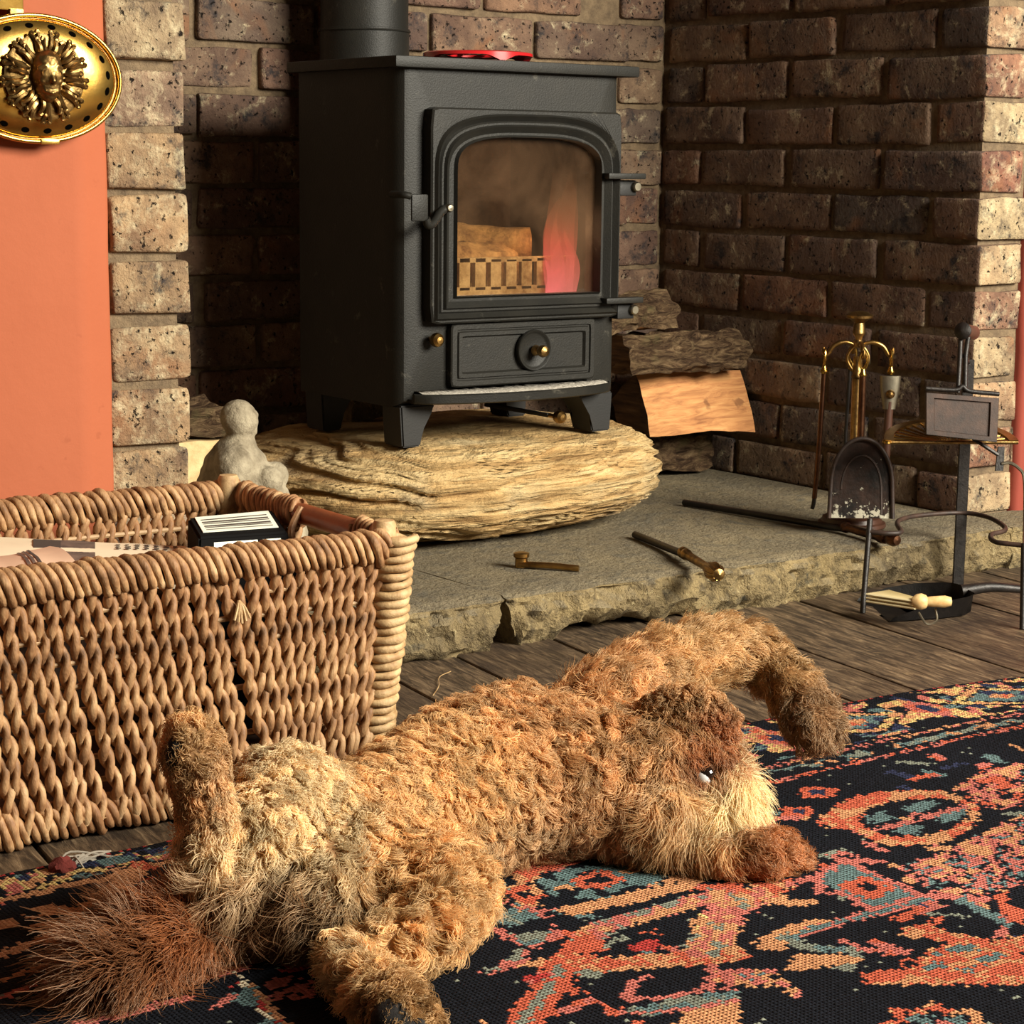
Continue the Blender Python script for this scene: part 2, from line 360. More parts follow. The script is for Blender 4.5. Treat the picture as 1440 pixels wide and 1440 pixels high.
# ================================================================ THE SETTING
BL, BW, BH, JT = .215, .1025, .065, .010     # brick length, width, height, joint
CZ0, COURSE = .07, .075
NCOURSE = 15
def rounded_brick(L, W_, H_, r=.006, seed=0, amp=.0030):
    def axis(h, n): return np.array([-h, -h+r*.45, *np.linspace(-h+r*1.6, h-r*1.6, n), h-r*.45, h])
    ax = [axis(L/2, 5), axis(W_/2, 2), axis(H_/2, 2)]
    V = []; Fc = []; key = {}
    def vid(i, j, k):
        t_ = (i, j, k)
        if t_ not in key:
            key[t_] = len(V); V.append((ax[0][i], ax[1][j], ax[2][k]))
        return key[t_]
    nx, ny, nz = [len(a) for a in ax]
    for i in range(nx-1):
        for j in range(ny-1):
            for k, fl in ((0, 1), (nz-1, 0)):
                q = [vid(i, j, k), vid(i+1, j, k), vid(i+1, j+1, k), vid(i, j+1, k)]; Fc.append(q[::-1] if fl else q)
    for i in range(nx-1):
        for k in range(nz-1):
            for j, fl in ((0, 0), (ny-1, 1)):
                q = [vid(i, j, k), vid(i+1, j, k), vid(i+1, j, k+1), vid(i, j, k+1)]; Fc.append(q[::-1] if fl else q)
    for j in range(ny-1):
        for k in range(nz-1):
            for i, fl in ((0, 1), (nx-1, 0)):
                q = [vid(i, j, k), vid(i, j+1, k), vid(i, j+1, k+1), vid(i, j, k+1)]; Fc.append(q[::-1] if fl else q)
    V = np.array(V); h = np.array([L/2, W_/2, H_/2])
    c_ = np.clip(V, -h+r, h-r); d = V-c_; n_ = np.linalg.norm(d, axis=1); m = n_ > 1e-9
    V[m] = c_[m]+d[m]/n_[m, None]*np.minimum(r, n_[m])[:, None]
    for k in range(3): V[:, k] += amp*vnoise(V, 26, seed+k*11, 2)
    V += .0016*np.stack([vnoise(V, 90, seed+50+k, 1) for k in range(3)], 1)
    me = bpy.data.meshes.new('brick'); me.from_pydata([tuple(v) for v in V], [], Fc); me.update()
    me.polygons.foreach_set('use_smooth', [True]*len(me.polygons)); return me
BR = {}
for kind, (l_, w_) in {'stretcher': (BL, BW), 'half': (BW, BW)}.items():
    for mat in ('brick_dark', 'brick_pale', 'brick_pier'):
        BR[kind, mat] = []
        for sd in range(6):
            me = rounded_brick(l_, w_, BH, seed=sd+(20 if kind == 'half' else 0)); me.materials.append(M[mat]); BR[kind, mat].append(me)
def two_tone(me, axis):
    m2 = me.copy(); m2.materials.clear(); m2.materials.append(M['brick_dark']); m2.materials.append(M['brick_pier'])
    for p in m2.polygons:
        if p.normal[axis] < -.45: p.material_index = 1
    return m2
for sd in range(6):
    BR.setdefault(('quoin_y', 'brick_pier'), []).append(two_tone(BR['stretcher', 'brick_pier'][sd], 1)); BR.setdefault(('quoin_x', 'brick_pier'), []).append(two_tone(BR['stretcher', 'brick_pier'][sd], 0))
def put_brick(parent, kind, mat, centre, rotz, sx=1, jit=.0025):
    o = bpy.data.objects.new('brick', random.choice(BR[kind, mat])); COL.objects.link(o)
    o.location = Vector(centre)+Vector((random.gauss(0, jit), random.gauss(0, jit), random.gauss(0, .0012)))
    o.rotation_euler = (random.gauss(0, .008)+(PI if random.random() < .5 else 0), random.gauss(0, .006), rotz+random.gauss(0, .008)+(PI if random.random() < .5 else 0))
    if kind.startswith('quoin'): o.rotation_euler = (random.gauss(0, .008), random.gauss(0, .006), rotz+random.gauss(0, .008))
    o.scale = (sx*random.uniform(.985, 1.005), 1, random.uniform(.97, 1.05)); o.parent = parent
    return o
def wall_slab(name, lo, hi, mat='mortar'):
    o = box(name, lo, hi, mat, None, 0); o['kind'] = 'structure'; return o
REC = .011   # joint recess
DEEP = .78
wall_back = wall_slab('wall_back', (-1.75, DEEP+REC, -.02), (.25, DEEP+.16, 1.25)); tag(wall_back, 'sooty brick back wall of the fireplace recess')
wall_right = wall_slab('wall_right', (.007, .0902, -.02), (.16, DEEP+.05, 1.25)); tag(wall_right, 'dark red brick side wall beside the fire irons')
pier_left = wall_slab('wall_front_left', (-1.62, REC, -.02), (-1.406-REC, .83, 1.25)); tag(pier_left, 'pale brick pier between the orange plaster and the recess')
pier_right = wall_slab('wall_front_right', (.007, .008, -.02), (.30, .09, 1.25)); tag(pier_right, 'sunlit brick return at the edge of the recess')
for n in range(NCOURSE):
    z = CZ0+COURSE*n+BH/2
    # back wall
    off = -.984 if n % 2 == 0 else -.871
    k0 = int((-1.72-off)/.225)-1
    for k in range(k0, k0+9):
        x0 = off+k*.225+JT/2; xc = x0+BL/2
        if xc+BL/2 < -1.5 or xc-BL/2 > -.01: continue
        if xc+BL/2 > .0:
            put_brick(wall_back, 'half', 'brick_dark', (-.054, DEEP+BW/2, z), 0)
        else: put_brick(wall_back, 'stretcher', 'brick_dark', (xc, DEEP+BW/2, z), 0)
    # side wall with the shared corner brick
    y = 0
    if n % 2 == 0:
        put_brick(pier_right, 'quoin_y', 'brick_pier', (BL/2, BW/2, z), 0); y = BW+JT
    else:
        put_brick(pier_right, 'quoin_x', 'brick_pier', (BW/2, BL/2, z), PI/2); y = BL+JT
        put_brick(pier_right, 'half', 'brick_pier', (BW+JT+BW/2, BW/2, z), 0)
    while y < DEEP-.02:
        if y+BL > DEEP+.02:
            put_brick(wall_right, 'half', 'brick_dark', (BW/2, y+BW/2, z), PI/2)
        else: put_brick(wall_right, 'stretcher', 'brick_dark', (BW/2, y+BL/2, z), PI/2)
        y += BL+JT
    # left pier: header ends
    put_brick(pier_left, 'stretcher', 'brick_pale', (-1.406-BW/2+random.gauss(0, .002), BL/2, z), PI/2)

# orange plaster on the chimney breast, soft arris where it stops at the pier
def plaster_wall(name, x0, x1, edge, mat, label):
    # profile in plan from the arris outward
    s = 1 if x1 > x0 else -1
    prof = [(edge, .06), (edge, .002), (edge+s*.002, -.006), (edge+s*.008, -.010), (edge+s*.030, -.014), (edge+s*.034, -.017), (edge+s*.05, -.018), (x1, -.018), (x1, .06)]
    zs = np.linspace(-.02, 1.25, 40); G = np.zeros((len(prof), len(zs), 3))
    for i, (px, py) in enumerate(prof):
        for j, z in enumerate(zs):
            wob = .0018*mnoise.noise(Vector((px*5, 1, z*9)))+(.0022*mnoise.noise(Vector((3, 2, z*14))) if i < 4 else 0)
            G[i, j] = (px+wob*(-s), py+wob*.6, z)
    V, Q = gridmesh_arrays(G); o = mesh(name, V, [tuple(q) for q in Q], mat, None, True, 60); tag(o, label, None, None, 'structure'); return o
plaster_wall('wall_left', -1.509, -2.9, -1.511, 'plaster', 'salmon orange plastered chimney breast wall')
plaster_wall('wall_front_plaster', .112, 1.4, .112, 'plaster_red', 'red plastered wall past the lit brick return')

lint = wall_slab('ceiling', (-1.75, -.005, 1.25), (.30, .95, 2.3), 'plaster'); tag(lint, 'chimney breast closing the top of the recess')
# floor boards
floor = box('floor', (-4.2, -3.6, -.06), (1.8, 1.0, -.021), 'mortar', None, 0); tag(floor, 'old dark stained timber floor', None, None, 'structure')
SK = math.radians(8.2)
d_along = np.array([math.sin(SK), math.cos(SK)])  # direction +Y leaning to +X
edges = [-2.62, -2.44, -2.27, -2.11, -1.95, -1.80, -1.66, -1.52, -1.375, -1.232, -1.108, -.945, -.779, -.673, -.492, -.262, -.09, .08, .25, .43, .6, .8]
pm = {}
for a, b in zip(edges[:-1], edges[1:]):
    W_ = b-a-.005; key = round(W_, 3)
    if key not in pm:
        bm = bmesh.new(); box_bm(bm, (-W_/2*math.cos(SK), -1.9, -.02), (W_/2*math.cos(SK), 1.25, 0), .0025, 2)
        bmesh.ops.subdivide_edges(bm, edges=[e for e in bm.edges if e.calc_length() > 1], cuts=30, use_grid_fill=True)
        for v in bm.verts: v.co.x += .0014*mnoise.noise(Vector((v.co.y*6, key*50, 1)))*(1 if v.co.x > 0 else -1); v.co.z += .001*mnoise.noise(Vector((v.co.y*3, v.co.x*20, key*9)))
        me = bpy.data.meshes.new('floorboard'); bm.to_mesh(me); bm.free(); me.materials.append(M['floorboard']); pm[key] = me
    o = bpy.data.objects.new('floorboard', pm[key]); COL.objects.link(o)
    o.location = ((a+b)/2, -.3, -.0005*random.random()); o.rotation_euler = (0, 0, -SK); o.parent = floor

# hearth slabs, rough broken front edge
HT = .07
hearth = thing('stone_hearth', (-.7, -.05, 0), 'thick grey stone hearth slabs with rough chipped front edge under the stove', 'hearth')
def slab(x0, x1, e0, e1, seed):
    n = int((x1-x0)/.006); xs = np.linspace(x0, x1, n)
    prof_t = [0, .02, .05, .1, .18, .28, .4, .52, .64, .76, .88, 1.]
    G = []
    for x in xs:
        f0 = -.100+.010*mnoise.fractal(Vector((x*7, seed, 0)), .7, 2, 3)
        # broken-out scallops along the underside
        chip = 0.
        for cx, wd, hh in ((-.86, .045, .020), (-.785, .05, .016), (-.70, .03, .012), (-.25, .09, .006), (-1.18, .05, .004)):
            chip = max(chip, hh*max(0, 1-((x-cx)/wd)**2))
        zb = -.004+.004*mnoise.noise(Vector((x*22, seed, 5)))+chip
        row = [(x, DEEP-.001, zb), (x, DEEP-.001, HT)]
        for yb in (.5, .3, .15, .05, 0., -.04, -.07): row.append((x, yb, HT+.0022*mnoise.noise(Vector((x*9, yb*9, seed)))))
        row.append((x, f0+.012, HT-.0005)); 
        for t_ in prof_t:
            z = (HT-.003)*(1-t_)+zb*t_
            rough = .013*mnoise.fractal(Vector((x*24, z*40, seed)), .8, 2, 4)+.007*mnoise.fractal(Vector((x*70, z*90, seed)), .8, 2, 3)
            bul = .010*math.sin(PI*min(1, t_*1.15))
            back = .012*max(0, t_-.72)/.28
            row.append((x, f0+(.006 if t_ == 0 else 0)-bul*.5+rough*(.35 if t_ < .06 else 1)+back+(chip*.6 if t_ > .9 else 0), z))
        row.append((x, .1, zb))
        # splayed broken ends
        G.append(row)
    G = np.array(G)
    for end, sh in ((0, e0), (-1, e1)):
        dx = np.abs(G[:, :, 0]-(x0 if end == 0 else x1)); wgt = np.clip(1-dx/.03, 0, 1)
        front = np.clip((.02-G[:, :, 1])/.1, 0, 1)
        G[:, :, 0] += sh*wgt*np.clip(1-G[:, :, 2]/HT, 0, 1)*front
        G[:, :, 1] += (.02*wgt**3*np.clip(1-G[:, :, 2]/HT, 0, 1)*front) if sh else 0
    V, Q = gridmesh_arrays(G, False, True); k = G.shape[1]
    Fl = [tuple(q) for q in Q]+[tuple(range(k-1, -1, -1)), tuple((n-1)*k+i for i in range(k))]
    return mesh('slab', V, Fl, 'hearth_stone', hearth, True, 45)
slab(-1.40, -1.0025, 0, -.016, 3.); slab(-1.0005, -.003, .022, 0, 8.)
# the end of the hearth in front of the side pier
def slab_end():
    xs = np.linspace(-.0045, .16, 28); G = []
    for x in xs:
        f0 = -.100+.06*max(0, (x-.03)/.13)**2+.010*mnoise.fractal(Vector((x*7, 8., 0)), .7, 2, 3); row = [(x, -.004, -.004), (x, -.004, HT)]
        for yb in (-.03, -.06): row.append((x, yb, HT))
        for t_ in (0, .06, .14, .25, .38, .5, .64, .78, .9, 1.):
            z = (HT-.003)*(1-t_)-.004*t_
            row.append((x, f0-.005*math.sin(PI*t_)+.012*mnoise.fractal(Vector((x*24, z*40, 8.)), .8, 2, 4), z))
        G.append(row)
    G = np.array(G); V, Q = gridmesh_arrays(G, False, True); k = G.shape[1]; n = len(xs)
    mesh('slab', V, [tuple(q) for q in Q]+[tuple(range(k-1, -1, -1)), tuple((n-1)*k+i for i in range(k))], 'hearth_stone', hearth, True, 45)
slab_end()

# ================================================================ BOULDER UNDER THE STOVE
nu, nv = 260, 90
u = np.linspace(0, 2*PI, nu, endpoint=False); v = np.linspace(-PI/2, PI/2, nv)
U_, V_ = np.meshgrid(u, v, indexing='ij')
def sgnp(a, p): return np.sign(a)*np.abs(a)**p
ex = .72
Xb = sgnp(np.cos(V_), .55)*sgnp(np.cos(U_), ex); Yb = sgnp(np.cos(V_), .55)*sgnp(np.sin(U_), ex); Zb = sgnp(np.sin(V_), .72)
bx = -.745+.352*Xb; by = .435+.270*Yb
# lower and thinner to the left, plump to the right
top = .158+.010*np.clip(Xb, -1, 1)-.030*np.clip(-Xb-.35, 0, 1)
bz = .07+top*(Zb*.5+.5)
bx += .012*(Zb)*0; by += (-.018*np.clip(Zb, 0, 1))*np.clip(-Yb, 0, 1)*-1
P = np.stack([bx, by, bz], -1).reshape(-1, 3)
C0 = np.array([-.745, .435, .15]); nrm = P-C0; nrm /= np.linalg.norm(nrm, axis=1)[:, None]
wv = np.array([mnoise.fractal(Vector((p[0]*3.2, p[1]*3.2, p[2]*3)), .7, 2, 3) for p in P])
strata = np.array([mnoise.fractal(Vector((p[0]*1.6, p[1]*1.6, p[2]*74+w_*2.6)), .7, 2, 3) for p, w_ in zip(P, wv)])
side = np.clip(1-np.abs(nrm[:, 2])**3, .25, 1)
ridge = -np.abs(strata)
P += nrm*((.010*wv+.027*(ridge+.25))*side)[:, None]
P[:, 2] = np.maximum(P[:, 2], .0728)
flat = P[:, 2] > .2140+.004*wv
P[flat, 2] = .2140+.004*wv[flat]+(P[flat, 2]-(.2140+.004*wv[flat]))*.25
V, Q = gridmesh_arrays(P.reshape(nu, nv, 3), True, False)
o = fastmesh('plinth_boulder', V, Q, 'sandstone'); tag(o, 'big rounded layered sandstone boulder the stove stands on', 'boulder')
# ================================================================ STOVE
SX0, SX1, SY, SB, SZ0, SZ1 = -.935, -.528, .26, .54, .277, .762
SCX = (SX0+SX1)/2
stove = thing('wood_burning_stove', (SCX, .40, .216), 'black cast iron wood stove with arched glass door and lit fire', 'stove')
def arch_loop(x0, x1, z0, zs, zt, nb=24, na=32, ns=12, rc=0.0):
    """closed outline: bottom, right side, arched top, left side"""
    pts = []
    for t_ in np.linspace(0, 1, nb, endpoint=False): pts.append((x0+(x1-x0)*t_, z0))
    for t_ in np.linspace(0, 1, ns, endpoint=False): pts.append((x1, z0+(zs-z0)*t_))
    for a in np.linspace(0, PI, na, endpoint=False):
        c_, s_ = math.cos(a), math.sin(a); e = .62
        pts.append(((x0+x1)/2+(x1-x0)/2*(abs(c_)**e)*(1 if c_ >= 0 else -1), zs+(zt-zs)*(s_**e)))
    for t_ in np.linspace(0, 1, ns, endpoint=False): pts.append((x0, zs+(z0-zs)*t_))
    return np.array(pts)
def rect_loop(x0, x1, z0, z1, nb=24, na=32, ns=12, r=0.):
    pts = []
    for t_ in np.linspace(0, 1, nb, endpoint=False): pts.append((x0+(x1-x0)*t_, z0))
    for t_ in np.linspace(0, 1, ns, endpoint=False): pts.append((x1, z0+(z1-z0)*t_))
    for t_ in np.linspace(0, 1, na, endpoint=False): pts.append((x1+(x0-x1)*t_, z1))
    for t_ in np.linspace(0, 1, ns, endpoint=False): pts.append((x0, z1+(z0-z1)*t_))
    pts = np.array(pts)
    if r:
        c_ = np.clip(pts, (x0+r, z0+r), (x1-r, z1-r)); d = pts-c_; L = np.linalg.norm(d, axis=1); m = L > 1e-9
        both = (np.abs(d) > 1e-9).all(1); pts[both] = c_[both]+d[both]/L[both, None]*r
    return pts
def moulded(name, loops, mat, parent, capfirst=False, caplast=False, angle=30):
    """loops: list of (outline(n,2) in xz, y)"""
    G = np.stack([np.stack([l[:, 0], np.full(len(l), y), l[:, 1]], -1) for l, y in loops]); V, Q = gridmesh_arrays(G, False, True)
    k = G.shape[1]; Fl = [tuple(q) for q in Q]
    if capfirst: Fl.append(tuple(range(k-1, -1, -1)))
    if caplast: Fl.append(tuple((len(loops)-1)*k+i for i in range(k)))
    bm = bmesh.new(); vv = [bm.verts.new(p) for p in V]
    for f in Fl:
        try: bm.faces.new([vv[i] for i in f])
        except Exception: pass
    return frombm(name, bm, mat, parent, True, angle)
def RL(i, r=0): return rect_loop(SX0+i, SX1-i, SZ0+(i if i < .02 else 0), SZ1, r=r)
win = arch_loop(-.852, -.586, .438, .615, .668)
hole = rect_loop(-.862, -.576, .425, .675)
moulded('body', [(RL(0), SB), (RL(0), .30), (RL(.0012), .281), (RL(.0045), .269), (RL(.010), .2625), (RL(.018), SY), (hole, SY), (hole, .285),
                 (rect_loop(-.900, -.560, .40, .735), .29), (rect_loop(-.900, -.560, .40, .735), .515)], 'stove_iron', stove, True, True)
box('top_plate', (-.952, .243, .762), (-.508, .548, .778), 'stove_iron', stove, .003)
# door
Y0 = .259
d0 = rect_loop(-.895, -.545, .399, .708, r=.010); d1 = rect_loop(-.8925, -.5475, .4015, .7055, r=.009)
def AL(i): return arch_loop(-.893+i, -.547-i, .401+i, .610-i*.2, .7045-i)
moulded('door', [(d0, Y0), (d0, 0.2395), (d1, 0.2370), (AL(.003), 0.2370), (AL(.006), 0.2315), (AL(.013), .2395), (AL(.0155), 0.2365), (AL(.0185), 0.2365), (AL(.021), 0.2315),
                 (AL(.030), .2395), (arch_loop(-.855, -.583, .435, .614, .671), .2395), (win, 0.2335), (win, .256)], 'stove_iron', stove)
door = [o for o in stove.children if o.name.startswith('door')][0]
# sooty glass
t = NT('stove_glass'); co = t.coord(rand=False)
soot = t.ramp(t.noise(co, 9, 4, .6, .4), [(.36, .06), (.74, .34)])
lw = t.n('ShaderNodeBsdfTransparent'); lw.inputs[0].default_value = (.93, .88, .80, 1)
gl = t.n('ShaderNodeBsdfGlossy'); gl.inputs['Roughness'].default_value = .06; gl.inputs[0].default_value = (1, 1, 1, 1)
df = t.n('ShaderNodeBsdfDiffuse'); df.inputs[0].default_value = (*srgb(104, 80, 60), 1)
m1 = t.n('ShaderNodeMixShader'); t.l(soot, m1.inputs[0]); t.l(lw.outputs[0], m1.inputs[1]); t.l(df.outputs[0], m1.inputs[2])
m2 = t.n('ShaderNodeMixShader'); m2.inputs[0].default_value = .05; t.l(m1.outputs[0], m2.inputs[1]); t.l(gl.outputs[0], m2.inputs[2])
t.l(m2.outputs[0], t.out.inputs[0]); M['stove_glass'] = t.m
moulded('glass_pane', [(win, .2505), (win, .2545)], 'stove_glass', stove, True, True)
# firebox: lining, fence, log, flames
fb = box('fire_lining', (-.898, .500, .402), (-.562, .514, .733), 'firebrick', stove, .002)
box('fire_bed', (-.898, .292, .402), (-.562, .5, .428), 'ash', stove, .003)
bm = bmesh.new()
x = -.85
box_bm(bm, (-.866, .314, .426), (-.572, .322, .446), .001)
box_bm(bm, (-.866, .314, .482), (-.572, .322, .490), .001)
while x < -.575:
    box_bm(bm, (x, .314, .440), (x+.020, .322, .486+.004*random.random()), .001); x += .029
frombm('log_fence', bm, 'fence_ash', stove)
def fire_log(c, L, r, yaw, seed):
    th = np.linspace(0, 2*PI, 20, endpoint=False); G = []
    for s_ in np.linspace(-.5, .5, 24):
        ring = []
        for a in th:
            rr = r*(1+.18*mnoise.fractal(Vector((math.cos(a)*1.5, math.sin(a)*1.5, s_*3+seed)), .7, 2, 3)); ring.append((s_*L, rr*math.cos(a), rr*math.sin(a)))
        G.append(ring)
    V, Q = gridmesh_arrays(np.array(G), False, True); R_ = np.array(Matrix.Rotation(yaw, 3, 'Z')); V = V@R_.T+np.array(c)
    return mesh('burning_log', V, [tuple(q) for q in Q]+[tuple(range(19, -1, -1)), tuple(23*20+i for i in range(20))], 'burning_wood', stove, True, 50)
fire_log((-.765, .375, .470), .22, .040, .12, 2); fire_log((-.70, .43, .50), .2, .035, -.5, 6)
t = NT('flame'); em = t.n('ShaderNodeEmission'); co = t.coord(rand=False)
sepz = t.n('ShaderNodeSeparateXYZ'); t.l(co, sepz.inputs[0]); mr = t.n('ShaderNodeMapRange'); t.l(sepz.outputs[2], mr.inputs[0]); mr.inputs[1].default_value = .43; mr.inputs[2].default_value = .64
cr = t.ramp(mr.outputs[0], [(0, (1., .20, .24)), (.35, (1., .14, .10)), (.7, (1., .30, .10)), (1, (.9, .4, .15))])
t.l(cr, em.inputs[0]); st = t.math('MULTIPLY', t.ramp(mr.outputs[0], [(0, 1.), (.4, .7), (.75, .22), (1, .08)]), 1.5); t.l(st, em.inputs[1])
tr = t.n('ShaderNodeBsdfTransparent'); mx = t.n('ShaderNodeMixShader'); t.l(t.ramp(mr.outputs[0], [(0, .50), (.3, .30), (.55, .15), (.8, .06), (1, .0)]), mx.inputs[0]); t.l(tr.outputs[0], mx.inputs[1]); t.l(em.outputs[0], mx.inputs[2])
t.l(mx.outputs[0], t.out.inputs[0]); M['flame'] = t.m
for i, (fx, fy, fh, fr) in enumerate([(-.632, .302, .055, .008), (-.618, .301, .09, .010), (-.602, .302, .07, .009), (-.586, .303, .10, .010), (-.616, .306, .15, .019), (-.598, .308, .21, .024), (-.608, .309, .25, .034)]):
    pr = []; G = []
    for k, s_ in enumerate(np.linspace(0, 1, 16)):
        rr = fr*(math.sin(PI*(.18+.82*s_))**.8)*(1-s_*.35)+.0008; cx_ = fx+.012*math.sin(s_*5+i*2)*s_; cy_ = fy+.008*math.cos(s_*4+i)*s_
        G.append([(cx_+rr*math.cos(a), cy_+rr*math.sin(a)*.5, .43+fh*s_) for a in np.linspace(0, 2*PI, 14, endpoint=False)])
    V, Q = gridmesh_arrays(np.array(G), False, True); mesh('flame', V, [tuple(q) for q in Q], 'flame', stove)
pl = bpy.data.lights.new('fire_glow', 'POINT'); pl.energy = .42; pl.color = (1, .58, .32); pl.shadow_soft_size = .03
po = bpy.data.objects.new('fire_glow', pl); COL.objects.link(po); po.location = (-.610, .310, .53)
# ash-pit door, wheel and knobs
def rl(i): return rect_loop(-.852+i, -.583-i, .304+i, .398-i, r=max(.006-i*.3, .002))
ap = moulded('ash_door', [(rl(0), .2595), (rl(0), .2485), (rl(.002), .2465), (rl(.009), .2465), (rl(.010), .2495), (rl(.012), .2495), (rl(.0135), .2465), (rl(.019), .2465), (rl(.0215), .2515)], 'stove_iron', stove, False, True)
wl = lathe('air_wheel', [(.0, .2455), (.004, .2455), (.024, .2455), (.0265, .244), (.028, .242), (.030, .241), (.031, .2425), (.031, .2475), (.029, .2505), (.0, .2505)], (-.703, .498, .3535), 'stove_iron', ap, 40, (0, 1, 0))
wl.matrix_parent_inverse = Matrix.Identity(4)
me_ = wl.data
for vtx in me_.vertices: vtx.co.y = vtx.co.y-.498
lathe('wheel_knob', [(.0, .0), (.0085, .001), (.0075, .006), (.0055, .010), (.0085, .015), (.0095, .019), (.0075, .025), (.003, .0275), (0, .028)], (-.703, .2405, .3535), 'brass_old', ap, 20, (0, -1, 0))
lathe('air_knob', [(0, 0), (.004, 0), (.004, .008), (.0085, .011), (.0108, .017), (.0095, .023), (.005, .027), (0, .0275)], (-.881, .2605, .376), 'brass_dull', stove, 20, (0, -1, 0))
lathe('air_knob', [(0, 0), (.0035, 0), (.0035, .016), (.0085, .019), (.0104, .025), (.009, .031), (.005, .0345), (0, .035)], (-.679, .235, .254), 'brass_dull', stove, 20, (0, -1, 0))
box('air_slide', (-.683, .235, .251), (-.675, .40, .257), 'stove_dark', stove, .001)
# bowed ash lip
G = []; Ga = []
for s_ in np.linspace(0, 1, 40):
    x = -.918+(.918-.556)*s_; b = .052*math.sin(PI*s_)**.5+.010 if 0 < s_ < 1 else .010
    G.append([(x, .262, .284), (x, .258-b, .284), (x, .255-b, .286), (x, .254-b, .297), (x, .257-b, .299), (x, .260-b, .297), (x, .261-b, .290), (x, .262, .290)])
    if 0 < s_ < 1: Ga.append([(x, .2605, .2905), (x, .2605, .3010+.0035*mnoise.noise(Vector((s_*40, 1, 1)))), (x, .2605-b*.5, .3000+.003*mnoise.noise(Vector((s_*50, 4, 1)))), (x, .2615-b, .2985), (x, .2612-b, .2905)])
V, Q = gridmesh_arrays(np.array(G), False, True); lip = mesh('ash_lip', V, [tuple(q) for q in Q]+[tuple(range(7, -1, -1)), tuple(39*8+i for i in range(8))], 'stove_iron', stove, True, 40)
V, Q = gridmesh_arrays(np.array(Ga), False, True); oa = mesh('spilt_ash', V, [tuple(q) for q in Q], 'ash', stove); tag(oa, 'white wood ash spilt on the lip')
# legs
def stove_leg(x0, x1, y0, y1, flip):
    zt, zb = .280, .2185
    pts = [(x0, zt), (x1, zt), (x1-(x1-x0)*.12, zt-.012), (x0+(x1-x0)*.62, zt-.034), (x0+(x1-x0)*.58, zb), (x0+.004, zb)]
    if flip: pts = [(x0+x1-p[0], p[1]) for p in pts]
    bm = bmesh.new(); a = [bm.verts.new((p[0], y0, p[1])) for p in pts]; b = [bm.verts.new((p[0], y1, p[1])) for p in pts]
    bm.faces.new(a); bm.faces.new(b[::-1])
    for i in range(len(pts)): bm.faces.new([a[i], b[i], b[(i+1) % len(pts)], a[(i+1) % len(pts)]])
    bmesh.ops.bevel(bm, geom=list(bm.edges), offset=.0025, segments=2, affect='EDGES')
    frombm('leg', bm, 'stove_dark', stove)
stove_leg(-.930, -.868, .263, .315, False); stove_leg(-.602, -.533, .263, .315, True)
stove_leg(-.930, -.868, .485, .537, False); stove_leg(-.602, -.533, .485, .537, True)
# door catch handle
hd = box('door_handle', (-.949, .206, .548), (-.921, .210, .586), 'stove_iron', stove, .003); 
tube('handle_arm', smoothpath([(-.9235, .209, .552), (-.918, .211, .543), (-.906, .216, .545), (-.885, .228, .560), (-.872, .231, .566)], 24), .0062, 'stove_iron', stove, 10)
tube('handle_top', smoothpath([(-.948, .210, .583), (-.957, .217, .585), (-.960, .243, .585)], 12), .005, 'stove_iron', stove, 8)
lathe('pivot_pin', [(0, 0), (.0055, .0), (.006, .010), (.0045, .0125), (0, .013)], (-.872, .234, .566), 'steel_grey', stove, 16, (0, -1, 0))
# hinges
for zc in (.613, .4245):
    h = box('hinge', (-.583, .220, zc-.0045), (-.510, .240, zc+.0045), 'stove_iron', stove, .002)
    box('hinge_block', (-.545, .240, zc-.030), (-.512, .262, zc-.006), 'stove_dark', stove, .003)
    lathe('hinge_pin', [(0, -.006), (.007, -.006), (.0075, 0), (.0075, .012), (.006, .014), (0, .014)], (-.516, .246, zc-.016), 'steel_grey', stove, 16, (0, -1, 0))
# flue
FX, FY = -.736, .668
fl = lathe('flue_pipe', [(0, .52), (.0725, .52), (.0725, .8385), (.0735, .839), (.0735, .842), (.0712, .8425), (.0712, 1.246), (0, 1.246)], (FX, FY, 0), 'stove_iron', stove, 48)
tube('flue_band', [(FX+.0735*math.cos(a), FY+.0735*math.sin(a), .8385) for a in np.linspace(0, 2*PI, 40, endpoint=False)], .0018, 'stove_iron', fl, 6, True)
lathe('flue_spigot', [(0, .53), (.068, .53), (.068, .665), (0, .665)], (FX, 0, .66), 'stove_dark', stove, 32, (0, 1, 0))

# red trivet
TX, TY, TZ = float(ony(672, 72, .33)[0]), .33, .778
trv = thing('trivet', (TX, TY, TZ), 'red enamelled round trivet lying on top of the stove', 'trivet')
prof = []
seg = 60; G = []
for a in np.linspace(0, 2*PI, seg, endpoint=False):
    foot = max(0, math.cos(4*a+.6))**3
    zl = TZ+.0085-.0083*foot
    c_, s_ = math.cos(a), math.sin(a); R_ = .082
    G.append([(TX+r_*c_, TY+r_*s_, z_) for r_, z_ in ((.045, TZ+.0135), (R_-.004, TZ+.0142), (R_, TZ+.0125), (R_, zl), (R_-.010, zl), (R_-.012, TZ+.0095), (.045, TZ+.0095))])
V, Q = gridmesh_arrays(np.array(G), True, True); mesh('ring', V, [tuple(q) for q in Q], 'red_enamel', trv, True, 45)
bm = bmesh.new()
for k in range(4):
    box_bm(bm, (-.05, -.005, 0), (.05, .005, .004), .001, 1, Matrix.Rotation(k*PI/4, 3, 'Z'))
for v_ in bm.verts: v_.co += Vector((TX, TY, TZ+.0115))
frombm('grid_bars', bm, 'red_enamel', trv)

